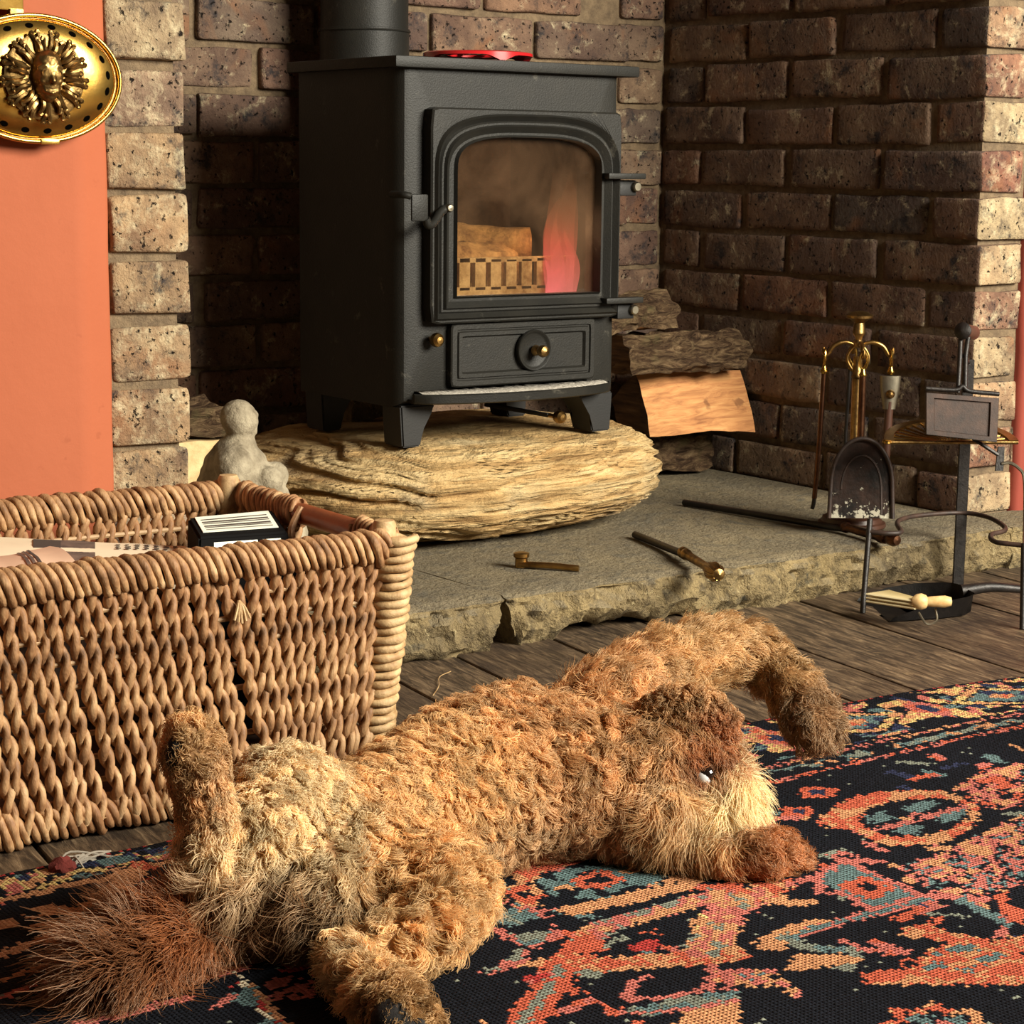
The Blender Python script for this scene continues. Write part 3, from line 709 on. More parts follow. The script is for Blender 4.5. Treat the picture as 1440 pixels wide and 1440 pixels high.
# ================================================================ LOGS
def split_log(name, pts, x_off, length, yaw, pos, mats, seed, label, rough=.006, taper=.0, tiltx=0):
    """pts: cross-section (y,z) polygon, matidx per edge -> mats list; axis = local X"""
    n = len(pts); sub = 6; prof = []; pmi = []
    for i in range(n):
        a, b = np.array(pts[i][:2]), np.array(pts[(i+1) % n][:2])
        for k in range(sub): prof.append(a+(b-a)*k/sub); pmi.append(pts[i][2])
    prof = np.array(prof); ns = 26; G = []
    for j, s_ in enumerate(np.linspace(0, 1, ns)):
        ring = []
        for k, (y, z) in enumerate(prof):
            isb = pmi[k] == 1 or pmi[k-1] == 1
            r_ = rough*(1.8 if isb else .55)*mnoise.fractal(Vector((s_*length*12, y*38+seed, z*38)), .8, 2, 3)
            d = np.array([y, z])-prof.mean(0); d /= np.linalg.norm(d)+1e-9
            e = (.010*mnoise.noise(Vector((y*30, z*30, seed))) if j in (0, ns-1) else 0)
            ring.append((s_*length+e+x_off, y+d[0]*r_+.004*mnoise.noise(Vector((s_*3, seed, 1))), z+d[1]*r_+.005*mnoise.noise(Vector((s_*3, seed, 9)))))
        G.append(ring)
    G = np.array(G); R_ = np.array(Matrix.Rotation(yaw, 3, 'Z')@Matrix.Rotation(tiltx, 3, 'Y'))
    V, Q = gridmesh_arrays(G, False, True); V = V@R_.T+np.array(pos); m = len(prof)
    Fl = [tuple(q) for q in Q]+[tuple(range(m-1, -1, -1)), tuple((ns-1)*m+i for i in range(m))]
    me = bpy.data.meshes.new(name); me.from_pydata([tuple(map(float, p)) for p in V], [], [tuple(int(i) for i in f) for f in Fl]); me.update()
    for mt in mats: me.materials.append(M[mt])
    mi = [pmi[q % m] for q in range((ns-1)*m)]+[2, 2]; me.polygons.foreach_set('material_index', mi)
    o = link(name, me, None, None, True, 35); tag(o, label, 'log', 'stacked firewood'); return o
LM = ['log_split', 'log_bark', 'log_end']
# cross sections: y toward back, z up; first edge listed as (y,z,mat of edge to next)
split_log('firewood_log', [(0, .005, 1), (.10, 0, 1), (.11, .05, 0), (.05, .088, 0), (.004, .078, 1)], 0, .24, .03, (-.268, .575, .0770), ['char_wood', 'log_bark', 'log_end'], 1.2, 'dark brown bottom log of the firewood pile by the wall', .006)
split_log('firewood_log', [(-.045, .0, 1), (.065, .010, 1), (.095, .05, 0), (.02, .104, 0)], 0, .226, -.13, (-.242, .545, .1610), LM, 4.7, 'split log with clean orange face, middle of the firewood pile', .004)
split_log('firewood_log', [(-.035, .0, 1), (.08, -.004, 1), (.09, .03, 1), (.05, .058, 1), (-.01, .062, 1), (-.04, .035, 1)], 0, .262, -.05, (-.305, .53, .276), ['log_bark', 'log_bark', 'log_end'], 9.1, 'rough barked log lying across the orange split log', .010)
split_log('firewood_log', [(-.03, .0, 0), (.06, 0, 0), (.07, .04, 1), (.02, .062, 1), (-.03, .04, 1)], 0, .20, .02, (-.372, .545, .346), ['log_split', 'log_bark', 'log_end'], 13.4, 'topmost short barked log of the firewood pile', .009)
split_log('firewood_log', [(0, 0, 0), (.10, 0, 1), (.09, .05, 0), (.01, .07, 0)], 0, .15, .35, (-.40, .56, .150), ['char_wood', 'log_bark', 'log_end'], 17.7, 'dark log wedged behind the boulder under the stove hinge', .006) if False else None
# left of the recess
o = split_log('firewood_log', [(0, 0, 0), (.10, 0, 0), (.105, .170, 0), (.0, .174, 0)], 0, .195, .05, (-1.395, .285, .0735), ['log_pale', 'log_bark', 'log_pale'], 21., 'pale sawn log standing behind the brick pier', .004)
o = split_log('firewood_log', [(0, 0, 1), (.09, 0, 1), (.08, .045, 1), (.01, .038, 1)], 0, .195, .02, (-1.390, .29, .2535), ['log_bark', 'log_bark', 'log_end'], 25., 'brown log on the pale sawn log behind the pier', .007)

# broken brick fragment behind the stove leg
bp = ony(512, 582, .60)
bm = bmesh.new(); r_ = bmesh.ops.create_cube(bm, size=1)
bmesh.ops.subdivide_edges(bm, edges=bm.edges[:], cuts=3, use_grid_fill=True)
for v_ in bm.verts:
    c_ = v_.co.copy(); v_.co = Vector((c_.x*.075, c_.y*.05, c_.z*.036*(1-.5*c_.x)))+Vector((0, 0, 0))+.006*Vector((mnoise.noise(c_*3), mnoise.noise(c_*3+Vector((5, 0, 0))), mnoise.noise(c_*3+Vector((0, 7, 0)))))
    v_.co += Vector((bp[0], .60, .236))
o = frombm('stone_fragment', bm, 'hearth_stone'); tag(o, 'small grey stone wedge lying on the boulder in the stove shadow', 'stone')
# ================================================================ SEAGRASS BASKET
BZ = .262
Bc = onz(572, 748, BZ); ang = math.atan2(-.039, .999)
bux = np.array([math.cos(ang), math.sin(ang), 0]); buy = np.array([-math.sin(ang), math.cos(ang), 0]); buz = np.array([0, 0, 1.])
BLEN, BWID, BTAP = .62, .375, .028       # length, depth and how much the foot is drawn in
basket = thing('wicker_basket', (*(Bc-bux*BLEN/2+buy*BWID/2)[:2], 0), 'large rectangular woven seagrass log basket filled with papers', 'basket')
def bp_(a, b, z):
    """a: metres left of the right end, b: metres back from the front, z height; foot drawn in"""
    k = (1-z/BZ)*BTAP
    return Bc*np.array([1, 1, 0])+bux*(-(a+k*(1-2*a/BLEN)))+buy*(b+k*.45*(1-2*b/BWID))+buz*z
def helix(path, ra, rb, pitch, rad, mat, name, phase=0, n_axis=None, sides=7, per=18, jitter=.06, hand=1):
    """cord wound round a straight run from path[0] to path[1]; ra along n_axis, rb along the other normal"""
    p, q = np.array(path[0]), np.array(path[1]); d = q-p; L = np.linalg.norm(d); d /= L
    n1 = np.array(n_axis, float); n1 -= d*(n1@d); n1 /= np.linalg.norm(n1); n2 = np.cross(d, n1)
    turns = L/pitch; N = int(turns*per); t_ = np.linspace(0, 1, N); a = 2*PI*turns*t_*hand+phase
    wob = np.interp(t_, np.linspace(0, 1, int(turns)+2), 1+jitter*RNG.standard_normal(int(turns)+2))
    P_ = p+d*(t_*L)[:, None]+(ra*wob*np.cos(a))[:, None]*n1+(rb*wob*np.sin(a))[:, None]*n2
    rr = rad*(1+.22*np.sin(a*3.5+phase*5)*.6)*np.interp(t_, np.linspace(0, 1, int(turns)*2+2), 1+.12*RNG.standard_normal(int(turns)*2+2))
    return P_, rr
def wound(name, runs, rad, mat, parent=basket, sides=7):
    VV = []; FF = []; o = 0
    for P_, rr in runs:
        V, Fl = tube_arr(P_, rr, sides); VV.append(V); FF += [tuple(k+o for k in f) for f in Fl]; o += len(V)
    return mesh(name, np.concatenate(VV), FF, mat, parent, True)
def rim(a0, b0, a1, b1, z, name='rim', pitch=.0145, hand=1, hgt=.0145, thick=.0105, mat='seagrass'):
    p, q = bp_(a0, b0, z), bp_(a1, b1, z)
    o = wound(name, [helix((p, q), hgt, thick, pitch*2.5, .0043, mat, name, ph+.3*random.random(), buz, hand=hand, per=24, jitter=.09) for ph in np.arange(4)*2*PI/4], 0, mat)
    tube('rim_core', [p+(q-p)*s_ for s_ in np.linspace(0, 1, 6)], .009, 'basket_core', o, 8)
    return o
RZ = BZ-.013
rim(.020, .004, BLEN-.02, .004, RZ, hand=1); rim(.020, BWID-.004, BLEN-.02, BWID-.004, RZ, hand=1)
rim(.004, .022, .004, .085, RZ, pitch=.012, hgt=.0145, mat='seagrass'); rim(.004, .215, .004, BWID-.01, RZ, pitch=.012, hgt=.0145)
rim(BLEN-.004, .022, BLEN-.004, BWID-.02, RZ)
tube('handle_bar', [bp_(.004, b, BZ-.012) for b in np.linspace(.05, .25, 8)], .0115, 'dowel_wood', basket, 14)
# a lower rail closes the hand hole
o = rim(.004, .085, .004, .215, RZ-.052, pitch=.012, hgt=.010)
# loose binding end beside the hand hole
tube('cord_end', smoothpath([bp_(.012, .20, RZ+.01), bp_(.025, .195, RZ-.012), bp_(.022, .19, RZ-.035), bp_(.03, .185, RZ-.05)], 30), .0042, 'seagrass', basket, 7)
rim(.012, .004, BLEN-.012, .004, .020, pitch=.0145, hgt=.0155, thick=.011); rim(.012, BWID-.004, BLEN-.012, BWID-.004, .020, pitch=.0145, hgt=.0155)
rim(.004, .01, .004, BWID-.01, .020, pitch=.0145, hgt=.0155)
for a, b in ((.006, .006), (.006, BWID-.006), (BLEN-.006, .006), (BLEN-.006, BWID-.006)):
    p, q = bp_(a, b, .012), bp_(a, b, BZ-.004)
    o = wound('corner_post', [helix((p, q), .0155, .0155, .0185, .0046, 0, '', ph, bux, sides=7, per=22) for ph in (0, 2*PI*.5)], 0, 'seagrass_pale')
    lathe('post_core', [(0, .0), (.0125, .0), (.0125, BZ-.012), (.012, BZ+.004), (.010, BZ+.008), (0, BZ+.009)], (*(p+q)[:2]/2, 0.004), 'seagrass_pale', o, 16)
# twisted two-strand cords and the reeds they are tied round
def cord_mesh(seed):
    H = .222; turns = H/.040; N = int(turns*16); t_ = np.linspace(0, 1, N); VV = []; FF = []; o = 0
    for ph in (0, PI):
        a = 2*PI*turns*t_*-1+ph; wob = .0016*np.sin(t_*23+seed*3)
        P_ = np.stack([.0032*np.cos(a)+wob, .0042*np.sin(a), -t_*H], -1); rr = .0042*(1+.13*np.sin(2*a+1.))*(1+.08*np.sin(t_*37+seed))
        V, Fl = tube_arr(P_, rr, 7); VV.append(V); FF += [tuple(k+o for k in f) for f in Fl]; o += len(V)
    me = bpy.data.meshes.new('cord'); me.from_pydata([tuple(map(float, p)) for p in np.concatenate(VV)], [], [tuple(int(i) for i in f) for f in FF]); me.update()
    me.materials.append(M['seagrass']); me.polygons.foreach_set('use_smooth', [True]*len(me.polygons)); return me
cords = [cord_mesh(k) for k in range(5)]
def place_cord(a, b, face, lean):
    top = bp_(a, b, RZ-.006)
    zt = .020
    o = bpy.data.objects.new('cord', random.choice(cords)); COL.objects.link(o)
    ax = {'f': ang, 'b': ang, 's': ang+PI/2}[face]
    R_ = Matrix.Rotation(ax, 4, 'Z')@Matrix.Rotation(-lean+random.gauss(0, .018), 4, 'Y')@Matrix.Rotation(random.uniform(-.5, .5), 4, 'Z')
    o.matrix_world = Matrix.Translation(Vector(top))@R_@Matrix.Scale(1/math.cos(lean)*1.02, 4, (0, 0, 1))
    o.parent = basket; o.matrix_parent_inverse = Matrix.Translation(-basket.location)
a = .024
while a < BLEN-.02:
    lean = .24*min(1, max(0, (a-.03)/.16))
    place_cord(a, .006+random.gauss(0, .001), 'f', lean); place_cord(a, BWID-.006, 'b', .06)
    a += .0128+.0018*min(1, a/.15)
b = .03
while b < BWID-.02:
    if not (.08 < b < .22): place_cord(.006, b, 's', .0)
    b += .0175
for z in np.arange(.052, RZ-.02, .0235):
    tube('reed', [bp_(.008, .0075, z), bp_(BLEN-.01, .0075, z)], .0029, 'reed', basket, 7)
    tube('reed', [bp_(.008, BWID-.008, z), bp_(BLEN-.01, BWID-.008, z)], .0029, 'reed', basket, 7)
    tube('reed', [bp_(.008, .01, z), bp_(.008, BWID-.01, z)], .0029, 'reed', basket, 7)
# little frayed knot on the front
for k in range(5):
    c0 = ony(336, 845, bp_(.2, -.004, .2)[1]); tube('frayed_end', smoothpath([c0, c0+np.array([.002*(k-2), -.004, -.006]), c0+np.array([.0042*(k-2), -.006, -.021+abs(k-2)*.002])], 8), .0014, 'seagrass_pale', basket, 5)
V = [bp_(.012, .012, .016), bp_(BLEN-.012, .012, .016), bp_(BLEN-.012, BWID-.012, .016), bp_(.012, BWID-.012, .016)]
bm = bmesh.new(); lo = [bm.verts.new(p) for p in V]; hi = [bm.verts.new(p+buz*.008) for p in V]
bm.faces.new(lo[::-1]); bm.faces.new(hi)
for i in range(4): bm.faces.new([lo[i], lo[(i+1) % 4], hi[(i+1) % 4], hi[i]])
frombm('bottom_panel', bm, 'basket_core', basket)

# ---- black box with white labels, standing in the basket
def quadprism(name, top4, down, mat, parent, bevel=.003):
    bm = bmesh.new(); a_ = [bm.verts.new(p) for p in top4]; b_ = [bm.verts.new((p[0], p[1], down)) for p in top4]
    bm.faces.new(a_); bm.faces.new(b_[::-1])
    for i in range(4): bm.faces.new([a_[i], b_[i], b_[(i+1) % 4], a_[(i+1) % 4]])
    if bevel: bmesh.ops.bevel(bm, geom=list(bm.edges), offset=bevel, segments=2, affect='EDGES')
    return frombm(name, bm, mat, parent)
yb_, yf_ = -.27, -.335
tl, tr_, fr_, fl_ = ony(264, 728, yb_), ony(384, 717, yb_), ony(404, 748, yf_), ony(280, 756, yf_)
bxt = thing('cardboard_box', (*(tl+fr_)[:2]/2, .03), 'small black box with white printed labels inside the basket', 'box')
fr2, fl2 = fr_+np.array([.004, -.02, -.05]), fl_+np.array([-.014, -.02, -.05])
bm = bmesh.new()
rows = [[tl+np.array([-.004, .012, -.2]), tr_+np.array([.004, .012, -.2])], [tl, tr_], [fl_, fr_], [fl2, fr2], [fl2*[1, 1, 0]+np.array([0, 0, .026]), fr2*[1, 1, 0]+np.array([0, 0, .026])]]
rows[0][0][2] = rows[0][1][2] = .026
vv = [[bm.verts.new(p) for p in r_] for r_ in rows]
for i in range(4): bm.faces.new([vv[i][0], vv[i+1][0], vv[i+1][1], vv[i][1]])
bm.faces.new([vv[4][0], vv[0][0], vv[0][1], vv[4][1]]); bm.faces.new([r_[0] for r_ in vv][::-1]); bm.faces.new([r_[1] for r_ in vv])
bmesh.ops.bevel(bm, geom=list(bm.edges), offset=.0025, segments=2, affect='EDGES'); frombm('carton', bm, 'box_black', bxt)
def patch(name, quad, s0, s1, t0, t1, mat, parent, lift=.0012, th=.0008):
    q = [np.array(p) for p in quad]; n_ = np.cross(q[1]-q[0], q[3]-q[0]); n_ /= np.linalg.norm(n_)
    if n_@(CAM-q[0]) < 0: n_ = -n_
    def pt(s_, t_): return (q[0]*(1-s_)+q[1]*s_)*(1-t_)+(q[3]*(1-s_)+q[2]*s_)*t_+n_*lift
    c4 = [pt(s0, t0), pt(s1, t0), pt(s1, t1), pt(s0, t1)]; bm = bmesh.new(); a_ = [bm.verts.new(p) for p in c4]; b_ = [bm.verts.new(p-n_*th) for p in c4]
    bm.faces.new(a_); bm.faces.new(b_[::-1])
    for i in range(4): bm.faces.new([a_[i], b_[i], b_[(i+1) % 4], a_[(i+1) % 4]])
    return frombm(name, bm, mat, parent, False)
qt = [tl, tr_, fr_, fl_]; lb = patch('label', qt, .07, .93, .06, .80, 'label_white', bxt)
for t_, w_ in ((.22, .018), (.33, .03), (.42, .015), (.52, .03), (.60, .015), (.70, .012)):
    patch('printed_line', qt, .12+.5*(1-1)*w_, .88, t_, t_+w_*1.6, 'ink', lb, .0016, .0003)
qf = [fl_, fr_, fr2, fl2]
lb2 = patch('label', qf, .16, .64, .12, .75, 'label_white', bxt); patch('label', qf, .70, .90, .12, .75, 'label_white', bxt)
for k in range(9): patch('printed_line', qf, .19+k*.047, .19+k*.047+random.uniform(.015, .035), .34, .48, 'ink', lb2, .0016, .0003)

# ---- newspapers lying in the basket
def paper(name, pts_top, z, thick, mat, label, sag=.004, seed=0):
    """pts_top: four px corners, laid at height z (list per corner)"""
    q = [onz(px, py, zz) for (px, py), zz in zip(pts_top, z)]
    par = thing(name, (*np.mean(q, 0)[:2], float(np.mean(q, 0)[2])-thick), label, 'newspaper')
    n = 14; bm_V = []
    for layer in (0, 1):
        for i in range(n):
            for j in range(8):
                s_, t_ = i/(n-1), j/7
                p = (q[0]*(1-s_)+q[1]*s_)*(1-t_)+(q[3]*(1-s_)+q[2]*s_)*t_
                bend = sag*math.sin(PI*t_)+.0022*mnoise.noise(Vector((s_*4, t_*4, seed)))
                bm_V.append(p+np.array([0, 0, bend-(thick if layer else 0)]))
    Fl = []
    def I(l, i, j): return l*n*8+i*8+j
    for i in range(n-1):
        for j in range(7): Fl.append((I(0, i, j), I(0, i+1, j), I(0, i+1, j+1), I(0, i, j+1))); Fl.append((I(1, i, j+1), I(1, i+1, j+1), I(1, i+1, j), I(1, i, j)))
    for i in range(n-1):
        for j in (0, 7): Fl.append((I(0, i, j), I(1, i, j), I(1, i+1, j), I(0, i+1, j)))
    for j in range(7):
        for i in (0, n-1): Fl.append((I(0, i, j), I(0, i, j+1), I(1, i, j+1), I(1, i, j)))
    bm = bmesh.new(); vv = [bm.verts.new(p) for p in bm_V]
    for f_ in Fl: bm.faces.new([vv[k] for k in f_])
    frombm('folded_sheets', bm, mat, par)
    def pt(s_, t_):
        p = (q[0]*(1-s_)+q[1]*s_)*(1-t_)+(q[3]*(1-s_)+q[2]*s_)*t_
        return p+np.array([0, 0, sag*math.sin(PI*t_)+.0022*mnoise.noise(Vector((s_*4, t_*4, seed)))+.0008])
    def printed(nm, s0, s1, t0, t1, mt):
        V_ = []; k = 6
        for i in range(k+1):
            for j in range(4): V_.append(pt(s0+(s1-s0)*i/k, t0+(t1-t0)*j/3))
        return mesh(nm, V_, [(i*4+j, (i+1)*4+j, (i+1)*4+j+1, i*4+j+1) for i in range(k) for j in range(3)], mt, par)
    return par, printed, pt
pz = .218
np0, pr0, pt0 = paper('newspaper', [(-60, 768), (190, 780), (190, 796), (-60, 798)], [.200, .200, .198, .198], .172, 'photo_print', 'thick bundle of old newspapers filling the bottom of the basket', .0, 3)
np1, pr1, pt1 = paper('newspaper', [(-60, 752), (262, 768), (262, 812), (-60, 812)], [pz+.012, pz, pz-.008, pz-.004], .012, 'newsprint_white', 'folded newspaper with dark photo strip and small print in the basket', .006, 1)
pr1('printed_photo', .45, .60, .04, .78, 'photo_print'); pr1('printed_photo', .33, .45, .04, .9, 'ink')
for k in range(7):
    for j in range(3): pr1('printed_column', .69+k*.042, .69+k*.042+.026*random.uniform(.6, 1), .12+.1*j, .17+.1*j, 'ink')
np2, pr2, pt2 = paper('newspaper', [(-60, 795), (70, 768), (118, 806), (-60, 835)], [pz+.002, pz+.012, pz+.016, pz+.012], .005, 'newsprint', 'pink folded newspaper leaning at the basket corner', .008, 5)
for k in range(5): pr2('printed_column', .60+k*.05, .63+k*.05, .15, .75, 'photo_print' if k < 2 else 'ink') if k < 3 else None
def text(body, loc, xdir, ydir, size, mat, parent, name='printed_letters'):
    cu = bpy.data.curves.new(name, 'FONT'); cu.body = body; cu.size = size; cu.extrude = .0002; cu.materials.append(M[mat])
    tmp = bpy.data.objects.new(name, cu); COL.objects.link(tmp); dg = bpy.context.evaluated_depsgraph_get(); dg.update()
    me = bpy.data.meshes.new_from_object(tmp.evaluated_get(dg)); bpy.data.objects.remove(tmp)
    o = bpy.data.objects.new(name, me); COL.objects.link(o)
    X = Vector(xdir).normalized(); Y = Vector(ydir); Y = (Y-X*Y.dot(X)).normalized(); Z = X.cross(Y)
    o.matrix_world = Matrix(((X.x, Y.x, Z.x, loc[0]), (X.y, Y.y, Z.y, loc[1]), (X.z, Y.z, Z.z, loc[2]), (0, 0, 0, 1)))
    o.parent = parent; o.matrix_parent_inverse = Matrix.Translation(-parent.location); return o
dx_, dy_ = pt1(.66, .3)-pt1(.6, .3), pt1(.6, .1)-pt1(.6, .5)
text('n Chi', pt1(.618, .72)+np.array([0, 0, .0012]), dy_, -dx_, .017, 'ink', np1)
text('e', pt1(.385, .62)+np.array([0, 0, .002]), dx_, dy_, .022, 'label_white', np1)

# ================================================================ BRASS WARMING PAN ON THE WALL
PC = ony(45, 111, -.03); PA, PB = .1005, .0685
pan = thing('warming_pan', (PC[0], -.02, PC[2]), 'oval brass pan with sun face and ring of holes hung on the plaster', 'pan')
def oval(prof, name, mat, parent, seg=72):
    G = []
    for (k, off, y) in prof:   # k: fraction of oval, off: metres added outward
        G.append([(PC[0]+(PA*k+off)*math.cos(a), y, PC[2]+(PB*k+off)*math.sin(a)) for a in np.linspace(0, 2*PI, seg, endpoint=False)])
    V, Q = gridmesh_arrays(np.array(G), False, True); Fl = [tuple(q) for q in Q]+[tuple(range(seg-1, -1, -1)), tuple((len(prof)-1)*seg+i for i in range(seg))]
    bm = bmesh.new(); vv = [bm.verts.new(p) for p in V]
    for f_ in Fl: bm.faces.new([vv[i] for i in f_])
    return frombm(name, bm, mat, parent, True, 50)
oval([(.80, 0, -.0185), (.93, 0, -.020), (1, -.001, -.032), (1, -.001, -.040), (.93, 0, -.040), (.9, 0, -.036)], 'pan_bowl', 'brass_old', pan)
tube('rim_bead', [(PC[0]+PA*math.cos(a), -.042, PC[2]+PB*math.sin(a)) for a in np.linspace(0, 2*PI, 80, endpoint=False)], .0026, 'brass', pan, 10, True)
lid_prof = [(.945, 0, -.0405), (.935, 0, -.0435), (.90, 0, -.0450), (.80, 0, -.0485), (.68, 0, -.0515), (.55, 0, -.0530), (.3, 0, -.0545), (.02, 0, -.0550)]
lid = oval(lid_prof, 'lid', 'brass', pan)
def lid_y(k): ks = [p[0] for p in lid_prof][::-1]; ys = [p[2] for p in lid_prof][::-1]; return float(np.interp(k, ks, ys))
for i in range(20):
    a = 2*PI*(i+.35)/20; k = .835; cx_, cz_ = PC[0]+PA*k*math.cos(a), PC[2]+PB*k*math.sin(a)
    ta = math.atan2(PB*math.cos(a), -PA*math.sin(a)); V = []
    for b in np.linspace(0, 2*PI, 14, endpoint=False):
        ux, uz = .0048*math.cos(b), .0029*math.sin(b); X_ = cx_+ux*math.cos(ta)-uz*math.sin(ta); Z_ = cz_+ux*math.sin(ta)+uz*math.cos(ta)
        kk = math.hypot((X_-PC[0])/PA, (Z_-PC[2])/PB); V.append((X_, lid_y(kk)-.0003, Z_))
    mesh('vent_hole', V, [tuple(range(13, -1, -1))], 'dark_hole', lid, False)
# sun face medallion
SC = np.array([PC[0]+.003, -.0548, PC[2]+.0015])
med = lathe('medallion', [(0, 0), (.041, 0), (.046, .001), (.047, .003), (.043, .0045), (.02, .006), (0, .006)], SC, 'brass_old', pan, 44, (0, -1, 0))
for ring, (r0, r1, n_, ph, lift) in enumerate([(.024, .0490, 26, 0, .004), (.022, .041, 22, .17, .008)]):
    for i in range(n_):
        a = 2*PI*i/n_+ph; sw = .22*(1 if i % 2 else -1); P_ = []
        for s_ in np.linspace(0, 1, 9):
            rr = r0+(r1-r0)*s_*random.uniform(.97, 1.0); aa = a+sw*math.sin(s_*PI*.9)*.35
            P_.append(SC+np.array([rr*math.cos(aa), -(lift+.003*math.sin(PI*s_)), rr*math.sin(aa)]))
        tip = P_[-1]; cw = np.array([-math.sin(a), 0, math.cos(a)])*(1 if i % 2 else -1)*.0026
        P_ += [tip+cw*.7+np.array([math.cos(a), 0, math.sin(a)])*.0012, tip+cw*1.1-np.array([math.cos(a), 0, math.sin(a)])*.0012]
        tube('sun_ray', smoothpath(P_, 20), list(np.interp(np.linspace(0, 1, len(smoothpath(P_, 20))), [0, .25, .8, 1], [.0020, .0032, .0022, .0024])), 'brass_old', med, 6)
def at_(x, y, z): return SC+np.array([x*1.18, -y*1.1, z*1.22])
fb_ = [[(at_(0, .007, .001), .0190)], [(at_(0, .006, .011), .0175)], [(at_(0, .008, -.009), .0155)], [(at_(0, .010, -.0155), .0098)],
       [(at_(-.0075, .016, -.004), .0055)], [(at_(.0075, .016, -.004), .0055)], [(at_(0, .019, .006), .0024), (at_(0, .0235, -.004), .0036)],
       [(at_(-.0115, .0165, .0075), .0022), (at_(-.006, .0195, .0098), .0022), (at_(-.001, .0195, .006), .002)], [(at_(.0115, .0165, .0075), .0022), (at_(.006, .0195, .0098), .0022), (at_(.001, .0195, .006), .002)],
       [(at_(-.0065, .0185, -.0125), .0019), (at_(0, .0205, -.0145), .0023), (at_(.0065, .0185, -.0125), .0019)]]
blob('sun_face', fb_, .0011, 2, 'brass_old', med)
for s_ in (-1, 1):
    tube('eye_ring', [at_(s_*.0065+.0032*math.cos(a), .0205, .003+.0030*math.sin(a)) for a in np.linspace(0, 2*PI, 16, endpoint=False)], .0008, 'brass_old', med, 6, True)
    lathe('eye', [(0, 0), (.0017, 0), (.0013, .0008), (0, .001)], at_(s_*.0065, .0202, .003), 'dark_hole', med, 12, (0, -1, 0))
hx = float(ony(4, 10, -.03)[0])
bm = bmesh.new(); box_bm(bm, (hx-.026, -.038, PC[2]+PB+.004), (hx+.021, -.030, PC[2]+PB+.30), .002); frombm('handle_strap', bm, 'brass', pan)
box('strap_tab', (hx+.004, -.040, PC[2]+PB-.004), (hx+.020, -.030, PC[2]+PB+.006), 'brass_old', pan, .001)
box('catch', (PC[0]+.002, -.046, PC[2]-PB-.003), (PC[0]+.024, -.038, PC[2]-PB+.003), 'brass', pan, .001)

# ================================================================ STONE FIGURINE
sx, sy = -1.296, .078
fd = np.array([RT0[0], RT0[1], 0]); sd = np.array([-FW[0], -FW[1], 0]); sd /= np.linalg.norm(sd)
def sp(f, s_, z): return np.array([sx, sy, HT])+fd*f+sd*s_+np.array([0, 0, z])
st_ = [[(sp(-.002, 0, .236), .0245), (sp(.0005, 0, .231), .0235)], [(sp(0, 0, .208), .019), (sp(-.003, 0, .192), .027)],
       [(sp(-.004, -.036, .178), .025), (sp(-.008, 0, .184), .031), (sp(-.004, .036, .178), .025)],
       [(sp(-.006, 0, .165), .045), (sp(-.006, 0, .115), .062), (sp(-.004, 0, .055), .072)], [(sp(.026, 0, .085), .062), (sp(.020, 0, .12), .048)],
       [(sp(.038, .018, .158), .0195)], [(sp(.042, -.014, .160), .0190)],
       [(sp(-.004, .043, .168), .019), (sp(.000, .054, .125), .018), (sp(.030, .055, .100), .016)], [(sp(-.004, -.043, .168), .019), (sp(.0, -.054, .125), .018), (sp(.03, -.055, .1), .016)],
       [(sp(-.02, 0, .03), .075)], [(sp(.03, .03, .03), .05)], [(sp(.03, -.03, .03), .05)], [(sp(.0195, .003, .2360), .0040), (sp(.0205, .003, .2310), .0046)], [(sp(.0172, .009, .2395), .005), (sp(.0185, -.007, .2395), .005)], [(sp(.0170, 0, .2190), .006)]]
def stat_post(co): co[:, 2] = np.maximum(co[:, 2], HT+.0005); return co
o = blob('stone_figurine', st_, .0028, 2, 'statue_stone', None, stat_post); tag(o, 'small pale stone seated figure facing the stove behind the basket', 'statue')

# ================================================================ FIRESIDE COMPANION SET
cx_, cy_ = -.232, .03
cs = thing('fire_tool_stand', (cx_, cy_, HT), 'brass and iron fireside stand with round base against the brick wall', 'tool stand')
lathe('base', [(0, 0), (.052, 0), (.054, .003), (.053, .008), (.048, .010), (.046, .016), (.040, .019), (.012, .021), (0, .021)], (cx_, cy_, HT+.0005), 'wood_red', cs, 40)
lathe('pole', [(0, .015), (.0075, .015), (.0075, .235), (.010, .238), (.0075, .242), (.0075, .27), (0, .27)], (cx_, cy_, HT), 'brass_old', cs, 16)
for s_ in (-1, 1): tube('loop', smoothpath([(cx_, cy_, HT+.238), (cx_+RT0[0]*.016*s_, cy_+RT0[1]*.016*s_, HT+.262), (cx_+RT0[0]*.013*s_, cy_+RT0[1]*.013*s_, HT+.278), (cx_, cy_, HT+.292)], 24), .0024, 'brass_dull', cs, 8)
lathe('handle', [(0, .285), (.006, .285), (.008, .291), (.005, .296), (.006, .300), (.010, .306), (.009, .318), (.008, .322), (.014, .327), (.021, .330), (.0215, .334), (.012, .339), (.004, .3405), (0, .341)], (cx_, cy_, HT), 'brass_old', cs, 28)
tooldirs = {'left': (-RT0[0], -RT0[1]), 'right': (RT0[0], RT0[1]), 'front': (-math.sin(YAW), -math.cos(YAW)), 'back': (math.sin(YAW), math.cos(YAW))}
def tp(dn, r_, z, s_=0):
    d = tooldirs[dn]; return np.array([cx_+d[0]*r_-d[1]*s_, cy_+d[1]*r_+d[0]*s_, HT+z])
